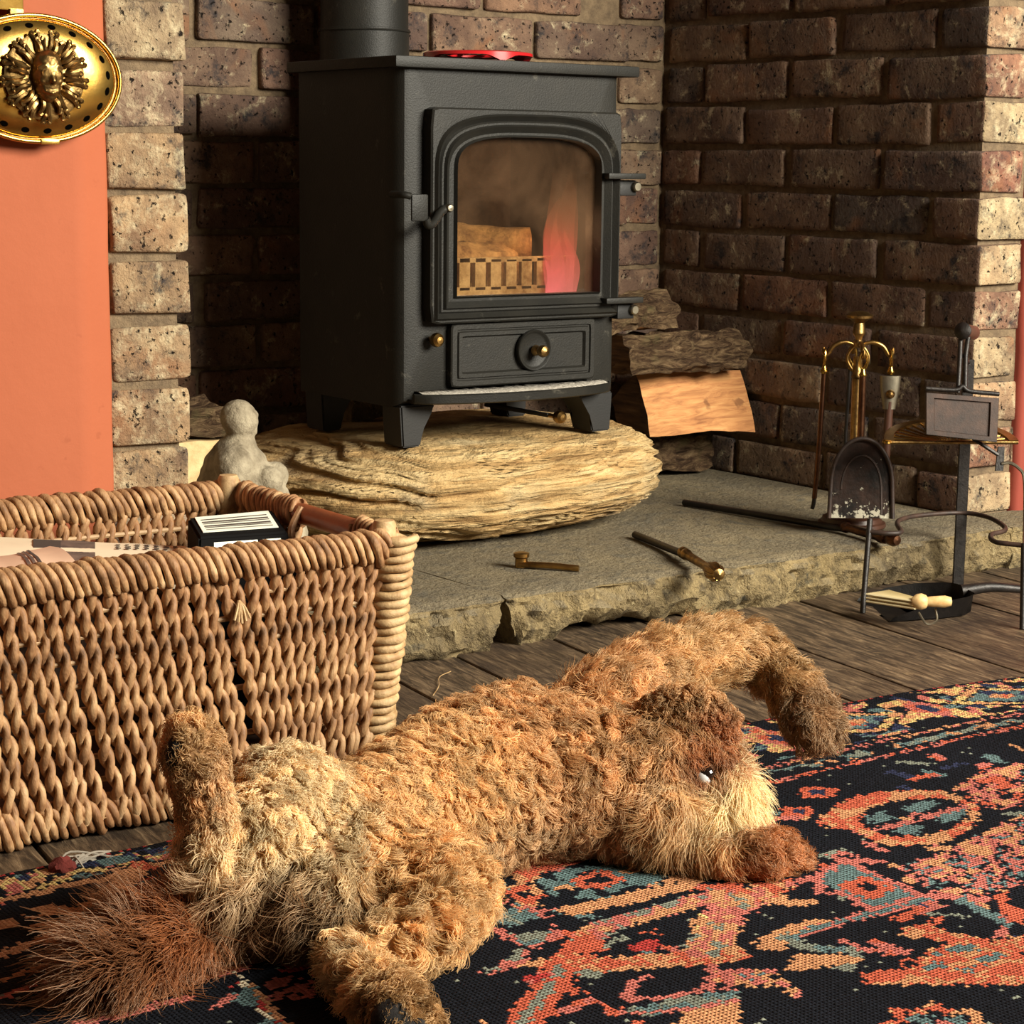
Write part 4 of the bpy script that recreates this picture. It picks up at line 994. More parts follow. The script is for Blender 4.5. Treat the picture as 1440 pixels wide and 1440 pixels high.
for dn in tooldirs:
    tube('hook_arm', smoothpath([tp(dn, 0, .285), tp(dn, .02, .292), tp(dn, .038, .286), tp(dn, .048, .272), tp(dn, .054, .275), tp(dn, .054, .284)], 26), list(np.interp(np.linspace(0, 1, 26), [0, .3, 1], [.002, .004, .0022])), 'brass_dull', cs, 8)
def tool(name, dn, label, zt=.282):
    o = thing(name, tp(dn, .052, .03), label, 'fire tool', 'tools hung on the fireside stand')
    tube('hanging_ring', [tp(dn, .052, zt-.014+.013*math.sin(a), .006*math.cos(a)) for a in np.linspace(0, 2*PI, 20, endpoint=False)], .0021, 'brass', o, 7, True)
    lathe('ferrule', [(0, zt-.040), (.004, zt-.040), (.0065, zt-.036), (.004, zt-.031), (.003, zt-.027), (0, zt-.026)], (*tp(dn, .052, 0)[:2], HT), 'brass', o, 14); return o
o = tool('fire_poker', 'left', 'slim poker hanging on the far left hook of the fireside stand'); tube('shaft', [tp('left', .052, .245), tp('left', .055, .14), tp('left', .060, .045)], .004, 'copper_dark', o, 8)
tube('point', smoothpath([tp('left', .060, .047), tp('left', .061, .036), tp('left', .063, .028)], 8), .0032, 'black_iron', o, 8)
o = tool('hearth_brush', 'right', 'hearth brush with pale metal collar on the side hook of the stand')
V = []; G = []
for s_ in np.linspace(0, 1, 10):
    r1 = np.interp(s_, [0, .35, 1], [.0165, .0155, .010]); r2 = .006; z = .240-.052*s_
    G.append([tp('right', .052+r1*math.cos(a), z, r2*math.sin(a)) for a in np.linspace(0, 2*PI, 16, endpoint=False)])
Vv, Q = gridmesh_arrays(np.array(G), False, True); mesh('collar', Vv, [tuple(q) for q in Q]+[tuple(range(15, -1, -1)), tuple(9*16+i for i in range(16))], 'steel_grey', o, True, 40)
lathe('boss', [(0, .0), (.006, .0), (.007, .004), (.004, .009), (0, .010)], tp('right', .052, .212)+np.array([-math.sin(YAW), -math.cos(YAW), 0])*.004, 'brass_old', o, 14, (-RT0[0]*.1-math.sin(YAW), -RT0[1]*.1-math.cos(YAW), 0))
tube('shaft', [tp('right', .052, .20), tp('right', .050, .12), tp('right', .048, .05)], .0065, 'wood_red', o, 10)
o = tool('fire_tongs', 'back', 'tongs hanging on the wall side of the fireside stand')
tubes('tong_arms', [[tp('back', .052, .245, .003), tp('back', .052, .14, .006), tp('back', .054, .05, .004)], [tp('back', .052, .245, -.003), tp('back', .052, .14, -.006), tp('back', .054, .05, -.004)]], .003, 'black_iron', o)
# shovel, blade towards the room
o = tool('ash_shovel', 'front', 'dark arched ash shovel hung on the front of the fireside stand')
tube('shaft', [tp('front', .052, .245), tp('front', .054, .13)], .0055, 'copper_dark', o, 10)
def arch(wd, h, n_=30):
    pts = [(-wd/2, 0), (wd/2, 0)]
    for a in np.linspace(0, PI, n_): pts.append((wd/2*.96*math.cos(a)*(1 if True else 1), h*.42+(h*.58)*math.sin(a)))
    return pts
def blade(name, wd, h, r0, th, mat, z0, par):
    pts = arch(wd, h); bm = bmesh.new(); lean = .10
    a_ = [bm.verts.new(tp('front', r0+th-lean*z+.030, z0+z, s_)) for s_, z in pts]; b_ = [bm.verts.new(tp('front', r0-lean*z+.030, z0+z, s_)) for s_, z in pts]
    bm.faces.new(a_); bm.faces.new(b_[::-1])
    for i in range(len(pts)): bm.faces.new([a_[i], b_[i], b_[(i+1) % len(pts)], a_[(i+1) % len(pts)]])
    return frombm(name, bm, mat, par, True, 35)
t = NT('shovel_iron'); co = t.coord(rand=False)
c = t.mix(t.ramp(t.noise(co, 26, 5, .7), [(.4, 0.), (.7, 1.)]), srgb(30, 26, 24), srgb(64, 46, 38))
szz = t.n('ShaderNodeSeparateXYZ'); t.l(co, szz.inputs[0]); zr = t.n('ShaderNodeMapRange'); t.l(szz.outputs[2], zr.inputs[0]); zr.inputs[1].default_value = .09; zr.inputs[2].default_value = .15; zr.inputs[3].default_value = .10; zr.inputs[4].default_value = -.12
c = t.mix(t.ramp(t.math('ADD', t.noise(co, 75, 4, .7), zr.outputs[0]), [(.56, 0.), (.60, 1.)]), c, srgb(190, 184, 164))
M['shovel_iron'] = t.fin(c, .4, .55, t.bump(t.noise(co, 60, 4, .6), .3, .003))
bl = blade('blade', .098, .122, .050, .002, 'shovel_iron', .028, o)
pts = arch(.098, .122); rimp = [tp('front', .054-.10*z+.030, .028+z, s_) for s_, z in pts[1:]]+[tp('front', .054+.030, .028, -.049)]
tube('raised_rim', rimp, .0036, 'rusty_iron', bl, 8)
pts = arch(.064, .090); tube('pressed_edge', [tp('front', .0515-.10*(z+.006)+.030, .034+z, s_) for s_, z in pts[1:]], .0022, 'rusty_iron', bl, 6)

# ================================================================ LOOSE POKERS, BRASS LEVER
a0, a1, a2 = onz(962, 705, .078), onz(1188, 743, .080), onz(1262, 759, .083)
pk = thing('fire_poker', (a0+a2)/2*[1, 1, 0]+np.array([0, 0, HT]), 'iron poker with copper handle lying flat across the hearth', 'poker')
tube('shaft', [a0*[1, 1, 0]+[0, 0, .0762], a1*[1, 1, 0]+[0, 0, .0785]], [.0055, .0048], 'black_iron', pk, 8)
d = (a2-a1); d /= np.linalg.norm(d); Lh = np.linalg.norm(a2-a1)
lathe('handle', [(0, -.004), (.0065, -.004), (.0085, .0), (.0085, .006), (.0062, .009), (.0075, Lh*.35), (.0075, Lh*.62), (.0095, Lh*.68), (.0105, Lh*.74), (.0095, Lh*.79), (.006, Lh*.81), (.0095, Lh*.86), (.0105, Lh*.94), (.007, Lh*1.0), (0, Lh*1.01)], a1*[1, 1, 0]+[0, 0, .0818], 'copper_dark', pk, 20, (d[0], d[1], 0))
b0, b1, b2 = onz(893, 752, .076), onz(960, 779, .080), onz(1012, 809, .082)
pk2 = thing('fire_poker', (*((b0+b2)/2)[:2], HT), 'black poker with fluted bronze knob sticking out over the hearth edge', 'poker')
tube('shaft', [b0*[1, 1, 0]+[0, 0, .0762], b1*[1, 1, 0]+[0, 0, .080]], .0055, 'black_iron', pk2, 10)
d = b2-b1; Lh = np.linalg.norm(d[:2]); d /= np.linalg.norm(d)
kn = lathe('handle', [(0, -.003), (.006, -.003), (.0085, 0), (.0085, .006), (.0065, .010), (.0085, .014), (.0085, .020), (.0065, .024), (.006, Lh*.62), (.0075, Lh*.70), (.0115, Lh*.80), (.012, Lh*.90), (.008, Lh*.98), (0, Lh)], b1*[1, 1, 0]+[0, 0, .0823], 'brass_old', pk2, 24, (d[0], d[1], 0))
for k in range(10):
    a = 2*PI*k/10; n1 = np.array([-d[1], d[0], 0]); P_ = []
    for h, r_ in ((Lh*.72, .008), (Lh*.80, .0117), (Lh*.90, .0122), (Lh*.98, .0078)): P_.append(b1*[1, 1, 0]+[0, 0, .0823]+np.array([d[0], d[1], 0])*h+(n1*math.cos(a)+np.array([0, 0, 1])*math.sin(a))*r_)
    tube('flute', smoothpath(P_, 8), .0011, 'brass_dull', kn, 5)
c0, c1 = onz(729, 795, .074), onz(814, 801, .074)
lv = thing('brass_handle', (*((c0+c1)/2)[:2], HT), 'loose brass lever handle lying on the front of the hearth', 'handle')
d = c1-c0; d[2] = 0; L_ = np.linalg.norm(d); d /= L_; n1 = np.array([-d[1], d[0], 0]); G = []
for s_ in np.linspace(0, 1, 20):
    w_ = np.interp(s_, [0, .15, .8, .92, 1], [.0065, .0062, .0045, .0052, .003]); c_ = c0*[1, 1, 0]+d*L_*s_+[0, 0, .0755+.0012*math.sin(s_*PI)]
    G.append([c_+n1*w_*math.cos(a)+np.array([0, 0, 1])*.0045*math.sin(a) for a in np.linspace(0, 2*PI, 12, endpoint=False)])
V, Q = gridmesh_arrays(np.array(G), False, True); mesh('lever', V, [tuple(q) for q in Q]+[tuple(range(11, -1, -1)), tuple(19*12+i for i in range(12))], 'brass_dull', lv, True, 40)
lathe('boss', [(0, 0), (.009, 0), (.009, .013), (.0112, .015), (.0112, .020), (.007, .0215), (0, .0215)], c0*[1, 1, 0]+[0, 0, HT+.001]+d*.003+n1*.004, 'brass_dull', lv, 20)

# ================================================================ WROUGHT IRON TOASTING STAND
f1, f2, f3 = onz(1213, 862, 0), onz(1347, 822, 0), onz(1438, 885, 0)
ts = thing('toasting_stand', ((f1+f2+f3)/3)[:3], 'black wrought iron toasting stand with panel, bowed legs and wooden grip', 'stand')
ztop = float(ony(1356, 478, f2[1])[2])
bm = bmesh.new(); R_ = Matrix.Rotation(-YAW, 3, 'Z')
box_bm(bm, (-.0085, -.003, 0), (.0085, .003, ztop-.03), .001, 1)
for v_ in bm.verts: v_.co = R_@v_.co+Vector((f2[0], f2[1], 0))
frombm('post', bm, 'black_iron', ts)
RZ_ = .112
rodpx = [(1222, 748), (1250, 750), (1267, 748), (1262, 738), (1266, 731), (1292, 725), (1349, 721), (1385, 726), (1408, 737), (1413, 746), (1394, 752), (1400, 762), (1440, 767)]
dep2 = np.linalg.norm((f2-CAM)*[1, 1, 0])
rod = smoothpath([onz(px, py, RZ_) for px, py in rodpx], 130); tube('bowed_rod', rod, .0036, 'rusty_iron', ts, 8)
l1t, l3t = rod[0], rod[-1]
tube('leg', [f1, l1t+(l1t-f1)*.16], .0042, 'black_iron', ts, 8); tube('leg', [f3, l3t+(l3t-f3)*.02], .0042, 'black_iron', ts, 8)
dpl = float((f2-CAM)@FW)-.16
# panel
q = [atd(1302, 552, dpl), atd(1405, 560, dpl), atd(1402, 622, dpl), atd(1302, 611, dpl)]
def ringplate(name, q, frame, th, mat, par, back=True):
    q = [np.array(p) for p in q]; c_ = sum(q)/4; nF = FW
    def lp(k, o_): return [c_+(p-c_)*k+nF*o_ for p in q]
    L = [lp(1, th), lp(1, 0), lp(.985, -.0015), lp(1-frame*1.0, -.0015), lp(1-frame*1.15, .002), lp(0.02, .002)]
    G = np.array(L); V, Q = gridmesh_arrays(G, False, True); Fl = [tuple(x) for x in Q]+[(3, 2, 1, 0), (20, 21, 22, 23)]
    bm = bmesh.new(); vv = [bm.verts.new(p) for p in V]
    for f_ in Fl: bm.faces.new([vv[i] for i in f_])
    return frombm(name, bm, mat, par, True, 20)
ringplate('panel', q, .22, .008, 'rusty_iron', ts)
tube('panel_rail', smoothpath([q[0]+UP*.006, q[0]*.6+q[1]*.4+UP*.007, q[0]*.5+q[1]*.5+UP*.013, q[0]*.4+q[1]*.6+UP*.007, q[1]+UP*.006], 24), .0034, 'black_iron', ts, 8)
# arms up to the wooden grip, and a strut back to the post
g0 = atd(1357, 466, dpl+.01)
for s_ in (-1, 1): tube('grip_arm', [g0+RT*.006*s_, atd(1354+4*s_, 500, dpl+.008), atd(1352+5*s_, 552, dpl+.004)], .0036, 'black_iron', ts, 8)
lathe('wooden_grip', [(0, -.006), (.009, -.006), (.011, -.003), (.011, .030), (.0095, .034), (0, .034)], g0, 'wood_red', ts, 20, tuple(RT*.55+FW*.8))
lathe('grip_cap', [(0, 0), (.0125, 0), (.013, .003), (.009, .006), (.004, .008), (0, .009)], g0-(RT*.55+FW*.8)*.006, 'black_iron', ts, 20, tuple(-(RT*.55+FW*.8)))
pp = np.array([f2[0], f2[1], 0]); zz_ = float(atd(1352, 590, dpl)[2])
tube('strut', [atd(1352, 590, dpl+.010), pp+[0, 0, zz_]], .004, 'black_iron', ts, 8)
tube('strut', [atd(1354, 500, dpl+.010), pp+[0, 0, ztop-.035]], .003, 'black_iron', ts, 8)
# pierced fan shelf behind the panel
fc = atd(1338, 622, dpl+.03); e1 = RT; e2 = FW*.93+UP*.36; e2 /= np.linalg.norm(e2); Rf = .098; nup = np.cross(e1, e2)
if nup[2] < 0: nup = -nup
fan = None; G = []
for r_ in (.86, 1.0):
    for hgt_ in (0,): G.append([fc+Rf*r_*(e1*math.cos(a)+e2*math.sin(a)) for a in np.linspace(-.02, PI+.02, 40)])
V, Q = gridmesh_arrays(np.array(G)); bm = bmesh.new(); vv = [bm.verts.new(p) for p in V]
for f_ in Q: bm.faces.new([vv[i] for i in f_])
r2 = bmesh.ops.extrude_face_region(bm, geom=list(bm.faces))
for v_ in [g for g in r2['geom'] if isinstance(g, bmesh.types.BMVert)]: v_.co += Vector(nup*.004)
fan = frombm('fan_shelf', bm, 'brass_dull', ts)
tube('fan_front_bar', [fc-e1*Rf, fc+e1*Rf], .003, 'brass_old', fan, 8)
for k in range(1, 18):
    a = PI*k/18; tube('fan_rib', [fc+e1*Rf*.25*math.cos(a)+e2*Rf*.12*math.sin(a), fc+Rf*.88*(e1*math.cos(a)+e2*math.sin(a))], .0018, 'brass_dull', fan, 6)
lathe('rivet', [(0, 0), (.007, 0), (.006, .003), (0, .004)], fc-e1*Rf*.97, 'brass', fan, 14, tuple(nup))
hk = quadprism if False else None
bm = bmesh.new(); pa = [atd(x_, y_, dpl+.02) for x_, y_ in ((1404, 628), (1413, 628), (1411, 662), (1400, 662))]
a_ = [bm.verts.new(p) for p in pa]; b_ = [bm.verts.new(p+FW*.006) for p in pa]; bm.faces.new(a_); bm.faces.new(b_[::-1])
for i in range(4): bm.faces.new([a_[i], b_[i], b_[(i+1) % 4], a_[(i+1) % 4]])
frombm('hook_plate', bm, 'black_iron', ts)
tube('hook_wire', smoothpath([atd(1408, 652, dpl+.02), atd(1420, 651, dpl+.02), atd(1432, 658, dpl+.02), atd(1440, 672, dpl+.02), atd(1441, 720, dpl+.01), l3t], 30), .0024, 'steel_grey', ts, 7)
tube('hook_arm', [atd(1404, 640, dpl+.022), atd(1352, 606, dpl+.022)], .003, 'black_iron', ts, 7)

# ================================================================ DUSTPAN AND BRUSH
dp0, dp1 = np.array([-.386, -.228, 0]), np.array([-.232, -.306, 0]); dd = dp1-dp0; dd /= np.linalg.norm(dd); dn_ = np.array([-dd[1], dd[0], 0])
dpn = thing('dustpan', dp0+dd*.06, 'black metal dustpan with pale brush lying on the floor boards', 'dustpan')
def dq(a, b, z): return dp0+dd*a+dn_*b+np.array([0, 0, z])
G = []
for a, hw, h, wall in ((-.045, .070, .000, .002), (-.040, .070, .0, .007), (.0, .066, .001, .020), (.04, .058, .001, .027), (.075, .046, .001, .030), (.088, .036, .004, .031)):
    base = [dq(a, -hw-.006*(wall/.03), wall), dq(a, -hw, h+.001), dq(a, -hw*.5, h), dq(a, 0, h), dq(a, hw*.5, h), dq(a, hw, h+.001), dq(a, hw+.006*(wall/.03), wall)]
    G.append(base)
G.append([dq(.094, (k-3)*.011, .031) for k in range(7)])
V, Q = gridmesh_arrays(np.array(G)); bm = bmesh.new(); vv = [bm.verts.new(p) for p in V]
for f_ in Q: bm.faces.new([vv[i] for i in f_])
rr = bmesh.ops.solidify(bm, geom=list(bm.faces), thickness=.0016); frombm('tray', bm, 'black_iron', dpn, True, 30)
tube('handle', smoothpath([dq(.086, 0, .027), dq(.13, 0, .032), dq(.178, 0, .028)], 14), list(np.interp(np.linspace(0, 1, 15), [0, .2, 1], [.010, .0085, .006])), 'black_iron', dpn, 12)
br = thing('hand_brush', dq(.02, 0, .005), 'small pale wooden brush with cream bristles resting in the dustpan', 'brush')
w0, w1, w2 = onz(1234, 836, .036), onz(1293, 846, .040), onz(1338, 846, .042)
bd = w1-w0; bn = np.array([-bd[1], bd[0], 0]); bn /= np.linalg.norm(bn)
tubes('bristles', [[w1+bn*.018*s_*.45+np.array([0, 0, -.004+.005*t_]), w0+bn*.022*s_+np.array([0, 0, .005*t_-.002])] for s_ in np.linspace(-1, 1, 13) for t_ in (-1, 0, 1)], .0017, 'bristle', br, 5)
bdn = bd/np.linalg.norm(bd); hd_ = w2-w1; hd_ /= np.linalg.norm(hd_)
lathe('brush_neck', [(0, -.010), (.006, -.010), (.0105, -.004), (.0115, .003), (.009, .009), (.005, .012), (0, .012)], w1, 'wood_pale', br, 18, tuple(hd_))
L_ = np.linalg.norm(w2-w1); lathe('handle', [(0, .005), (.006, .006), (.0075, L_*.4), (.0085, L_*.8), (.006, L_), (0, L_+.001)], w1, 'wood_pale', br, 16, tuple(hd_))
tube('wire_loop', smoothpath([w1+np.array([-.012, -.010, -.012]), w1+np.array([-.008, -.022, -.026]), w1+np.array([.012, -.022, -.024]), w1+np.array([.02, -.012, -.010])], 20), .0016, 'steel_grey', br, 6)
# ================================================================ RUG
KN = .0040; RX0, RX1, RY0, RY1 = -2.36, .10, -.565, -1.62
RUGZ = .009
nx_, ny_ = int((RX1-RX0)/KN), int((RY0-RY1)/KN)
def yedge(X): t_ = np.clip((X+.86)/.32, 0, 1.6); return -.043*t_*t_*np.where(t_ < 1, 1, 1)/np.maximum(1, t_)
gx = RX0+(np.arange(nx_)+.5)*KN; gd = (np.arange(ny_)+.5)*KN    # distance in from the bound edge
GX, GD = np.meshgrid(gx, gd, indexing='ij')
_rj = np.random.default_rng(77); GX0, GD0 = GX.copy(), GD.copy()
GX = GX+_rj.normal(0, KN*.55, GX.shape); GD = GD+_rj.normal(0, KN*.45, GD.shape)   # ragged, hand-tied outlines
PAL = {'K': srgb(18, 20, 26), 'N': srgb(40, 44, 66), 'C': srgb(176, 84, 62), 'O': srgb(182, 128, 90), 'P': srgb(172, 96, 86), 'T': srgb(84, 104, 104), 'G': srgb(112, 116, 104), 'Y': srgb(196, 166, 106), 'R': srgb(158, 54, 50), 'W': srgb(220, 206, 176)}
KEYS = list(PAL); CI = {k: i for i, k in enumerate(KEYS)}
IM = np.full((nx_, ny_), CI['K'])
def vnz(sc, seed):
    """value noise on the knot grid"""
    r = np.random.default_rng(seed); a, b = int(nx_/sc)+3, int(ny_/sc)+3; g = r.random((a, b))
    x_ = np.arange(nx_)/sc; y_ = np.arange(ny_)/sc; xi = x_.astype(int); yi = y_.astype(int); fx = (x_-xi)[:, None]; fy = (y_-yi)[None]
    fx = fx*fx*(3-2*fx); fy = fy*fy*(3-2*fy)
    return (g[xi][:, yi]*(1-fx)+g[xi+1][:, yi]*fx)*(1-fy)+(g[xi][:, yi+1]*(1-fx)+g[xi+1][:, yi+1]*fx)*fy
HN = np.random.default_rng(3).random((nx_, ny_))
def paint(mask, col):
    if len(col) == 1: IM[mask] = CI[col]
    else:  # mosaic of several colours in small blocks
        b = (vnz(3.2, sum(map(ord, col)))*.8+HN*.2); k = np.clip((b-.2)/.6*len(col), 0, len(col)-1e-6).astype(int); arr = np.array([CI[c_] for c_ in col]); IM[mask] = arr[k][mask]
def inpoly(P_):
    P_ = np.array(P_); m = np.zeros(GX.shape, bool); n = len(P_)
    for i in range(n):
        x1, y1 = P_[i]; x2, y2 = P_[(i+1) % n]
        c_ = (y1 > GD) != (y2 > GD)
        if y1 != y2: m ^= c_ & (GX < (x2-x1)*(GD-y1)/(y2-y1)+x1)
    return m
def dline(P_):
    P_ = np.array(P_); D = np.full(GX.shape, 9.)
    for a, b in zip(P_[:-1], P_[1:]):
        d = b-a; L2 = d@d+1e-12; t_ = np.clip(((GX-a[0])*d[0]+(GD-a[1])*d[1])/L2, 0, 1); D = np.minimum(D, np.hypot(GX-a[0]-t_*d[0], GD-a[1]-t_*d[1]))
    return D
def tof(px, py): p = onz(px, py, RUGZ); return (p[0], float(RY0+yedge(p[0])-p[1]))
CR = {'A': (1000, 940, 3.2727), 'B': (640, 1160, 3.6), 'D': (0, 1040, 3.2727)}
def cp(cr, pts): ox, oy, s_ = CR[cr]; return [tof(ox+x/s_, oy+y/s_) for x, y in pts]
def poly(cr, col, pts): paint(inpoly(cp(cr, pts)), col)
def stroke(cr, col, w, pts): paint(dline(cp(cr, pts)) < w/2, col)
def rosette(x, d, r, ph=0, cols='OTPK'):
    ddx, ddd = GX-x, GD-d; rr = np.hypot(ddx, ddd*1.05); a = np.arctan2(ddd, ddx)+ph
    lob = r*(1+.16*np.cos(8*a)); paint(rr < lob, cols[0]+'C'); paint(rr < lob*.72, 'K'); paint((rr < lob*.64) & (np.cos(4*a) > -.25), cols[1]); paint(rr < r*.30, cols[2]); paint(rr < r*.14, cols[3])
# ---- field scatter where the photograph shows nothing particular
r3 = np.random.default_rng(11)
for k in range(26):
    x = RX0+.1+(RX1-RX0-.2)*r3.random(); d = .26+r3.random()*.75; rosette(x, d, .035+.03*r3.random(), r3.random()*6, random.choice(['OTPK', 'CTOK', 'PGCK']))
for k in range(46):
    x = RX0+(RX1-RX0)*r3.random(); d = .24+r3.random()*.8; a = r3.random()*6.3; L_ = .05+.08*r3.random()
    pts = [(x, d), (x+L_*.5*math.cos(a)+.02*r3.random(), d+L_*.5*math.sin(a)), (x+L_*math.cos(a+.5), d+L_*math.sin(a+.5))]
    paint(dline(pts) < .007+.006*r3.random(), random.choice(['OC', 'PG', 'CP', 'OY', 'GT']))
# ---- border
wav = .004*np.sin(GX*60)
paint(GD < .215, 'K')
paint((GD > .015) & (GD < .135) & (vnz(5, 4) > .50), 'OYP'); paint((GD > .015) & (GD < .135) & (vnz(7, 9) > .66), 'TN')
for k in range(12):
    x = RX0+.06+k*.232; ddx = np.abs(GX-x); dd_ = np.abs(GD-.075)
    m = (ddx/.088+dd_/.052) < 1; paint(m, 'K'); m = (ddx/.080+dd_/.046) < 1; paint(m, 'OY'); m = (ddx/.058+dd_/.034) < 1; paint(m, 'K'); m = (ddx/.052+dd_/.030) < 1; paint(m, 'TTN'); m = (ddx/.020+dd_/.014) < 1; paint(m, 'OC')
    xx = x+.116; m = (np.abs(GX-xx)/.026+np.abs(GD-.075)/.050) < 1; paint(m, 'PCO'); m = (np.abs(GX-xx)/.012+np.abs(GD-.075)/.022) < 1; paint(m, 'N')
zig = np.abs(((GX/.024) % 1)-.5)*.014
paint((GD > .010) & (GD < .013+zig), 'K'); paint(GD < .009, 'R'); paint((GD > .137) & (GD < .143), 'K')
paint((GD > .143) & (GD < .152) & ((GX/.014 % 1) > .35), 'OP'); paint((GD > .152) & (GD < .160), 'K'); paint((GD > .160) & (GD < .176) & (vnz(3, 21) > .38), 'GTO'); paint((GD > .176) & (GD < .184), 'K'); paint((GD > .184) & (GD < .193) & ((GX/.012 % 1) > .3), 'PC')
# ---- clear the ground of the part in view before its own figures
xm = (GX > -1.75) & (GX < -.45) & (GD > .2) & (GD < .62); paint(xm, 'K')
pan_l = inpoly([tof(0, 1262), tof(270, 1200), tof(330, 1240), tof(300, 1440), tof(-40, 1470)]); paint(pan_l, 'K')
for k in range(190):   # small buds and tendrils between the big figures
    x = -1.7+1.2*r3.random(); d = .22+r3.random()*.40; a = r3.random()*6.3; L_ = .014+.034*r3.random()
    paint(dline([(x, d), (x+L_*math.cos(a), d+L_*math.sin(a)*.7)]) < .0035+.004*r3.random(), random.choice(['O', 'P', 'C', 'PO', 'CP', 'T', 'G', 'N']))
for k in range(34):
    x = -1.7+1.25*r3.random(); d = .23+r3.random()*.38; w_ = .012+.016*r3.random(); ddx, ddd = np.abs(GX-x), np.abs(GD-d)
    paint((ddx/w_+ddd/(w_*.8)) < 1, random.choice(['P', 'C', 'O', 'PO'])); paint((ddx/w_+ddd/(w_*.8)) < .45, random.choice('TKN'))
# right of the dog
poly('A', 'CO', [(510, 690), (560, 640), (640, 600), (760, 570), (920, 560), (1060, 565), (1150, 590), (1240, 640), (1230, 690), (1200, 740), (1090, 800), (960, 815), (830, 820), (740, 790), (660, 745), (560, 740)])
poly('A', 'K', [(680, 680), (760, 630), (900, 605), (1060, 598), (1190, 630), (1180, 690), (1100, 740), (960, 775), (820, 775), (720, 740)])
for p_ in ([(700, 690), (780, 655), (860, 690), (760, 722)], [(870, 650), (960, 612), (1060, 615), (960, 668)], [(1030, 690), (1130, 645), (1185, 655), (1120, 705), (1050, 722)], [(820, 755), (900, 715), (990, 730), (920, 775)]): poly('A', 'T', p_)
stroke('A', 'P', .010, [(760, 745), (1165, 638)]); poly('A', 'PO', [(870, 692), (950, 660), (1005, 690), (930, 720)]); poly('A', 'K', [(908, 690), (950, 676), (975, 690), (938, 704)])
poly('A', 'OPKTP', [(870, 980), (900, 900), (980, 870), (1060, 850), (1200, 780), (1440, 680), (1440, 1000), (1300, 1030), (1180, 1060), (1040, 1040), (960, 1000)])
poly('A', 'OPKC', [(1100, 560), (1250, 470), (1440, 430), (1440, 640), (1300, 650), (1200, 610)])
poly('A', 'T', [(480, 960), (610, 890), (750, 960), (860, 1000), (985, 1060), (750, 1115), (690, 1080), (570, 1030)])
stroke('A', 'P', .009, [(480, 960), (615, 888), (970, 1050), (745, 1115), (600, 1035), (500, 1030), (480, 960)])
stroke('A', 'P', .008, [(615, 888), (560, 870), (600, 850), (650, 865)])
poly('A', 'C', [(580, 1000), (700, 952), (850, 1012), (760, 1065), (690, 1060)]); poly('A', 'K', [(675, 1005), (730, 988), (778, 1010), (720, 1028)])
stroke('A', 'P', .014, [(1000, 1060), (700, 1140), (500, 1190), (370, 1235)]); stroke('A', 'T', .006, [(1000, 1060), (700, 1140), (500, 1190), (370, 1235)])
stroke('A', 'P', .011, [(0, 1090), (250, 1020), (480, 965)])
poly('A', 'O', [(190, 1260), (340, 1190), (500, 1150), (560, 1160), (450, 1190), (370, 1230), (340, 1300), (220, 1300)])
poly('A', 'O', [(340, 1390), (380, 1310), (600, 1320), (740, 1340), (450, 1390)]); stroke('A', 'TG', .016, [(350, 1240), (430, 1285), (660, 1300)]); stroke('A', 'P', .007, [(600, 1250), (700, 1300), (900, 1300)])
poly('A', 'COC', [(850, 1210), (1000, 1170), (1060, 1200), (1160, 1230), (1290, 1250), (1440, 1230), (1480, 1460), (700, 1460), (690, 1410), (800, 1390), (950, 1380), (1000, 1290), (1100, 1270), (960, 1240)])
for p_ in ([(1080, 1290), (1200, 1265), (1240, 1300), (1120, 1315)], [(1230, 1330), (1330, 1300), (1340, 1340), (1240, 1375)], [(960, 1372), (1080, 1345), (1090, 1380), (980, 1395)], [(1140, 1382), (1220, 1365), (1200, 1405)], [(1010, 1320), (1070, 1300), (1060, 1335)]): poly('A', 'T', p_)
stroke('A', 'P', .010, [(980, 1050), (1100, 1045), (1250, 1110), (1370, 1175)]); stroke('A', 'T', .012, [(1150, 1070), (1270, 1130), (1360, 1180)]); poly('A', 'C', [(1290, 1050), (1360, 1030), (1380, 1110), (1440, 1080), (1440, 1180), (1370, 1160)])
stroke('A', 'COP', .030, [(20, 1260), (60, 1150), (150, 1060), (290, 1005)]); poly('A', 'C', [(0, 1000), (90, 980), (150, 1010), (60, 1045), (0, 1040)]); poly('A', 'CP', [(-20, 1300), (60, 1280), (110, 1320), (-10, 1370)])
poly('A', 'OC', [(0, 1400), (90, 1395), (90, 1440), (0, 1440)]); poly('A', 'PO', [(130, 1440), (150, 1410), (260, 1415), (250, 1440)])
# in front of the dog
poly('B', 'CO', [(240, 235), (440, 190), (600, 165), (650, 190), (440, 245), (400, 290), (310, 300)])
poly('B', 'TTK', [(400, 290), (500, 240), (640, 215), (850, 190), (1000, 170), (1130, 210), (1060, 270), (1010, 300), (840, 330), (740, 370), (560, 385), (460, 350)])
poly('B', 'C', [(575, 285), (680, 238), (785, 232), (855, 280), (800, 315), (650, 330)]); poly('B', 'K', [(645, 282), (700, 258), (770, 260), (795, 285), (740, 306), (680, 303)])
poly('B', 'O', [(500, 415), (600, 405), (870, 348), (1100, 295), (1250, 285), (1200, 322), (900, 402), (570, 465)]); poly('B', 'O', [(480, 320), (590, 300), (600, 322), (500, 338)]); poly('B', 'O', [(840, 235), (1010, 203), (1025, 222), (850, 254)])
poly('B', 'O', [(1055, 290), (1110, 250), (1200, 246), (1255, 290), (1130, 325)]); poly('B', 'K', [(1085, 290), (1120, 272), (1150, 290), (1110, 304)])
poly('B', 'CO', [(245, 330), (320, 300), (405, 306), (450, 370), (380, 415), (300, 394)]); poly('B', 'K', [(310, 350), (350, 333), (392, 355), (350, 377)])
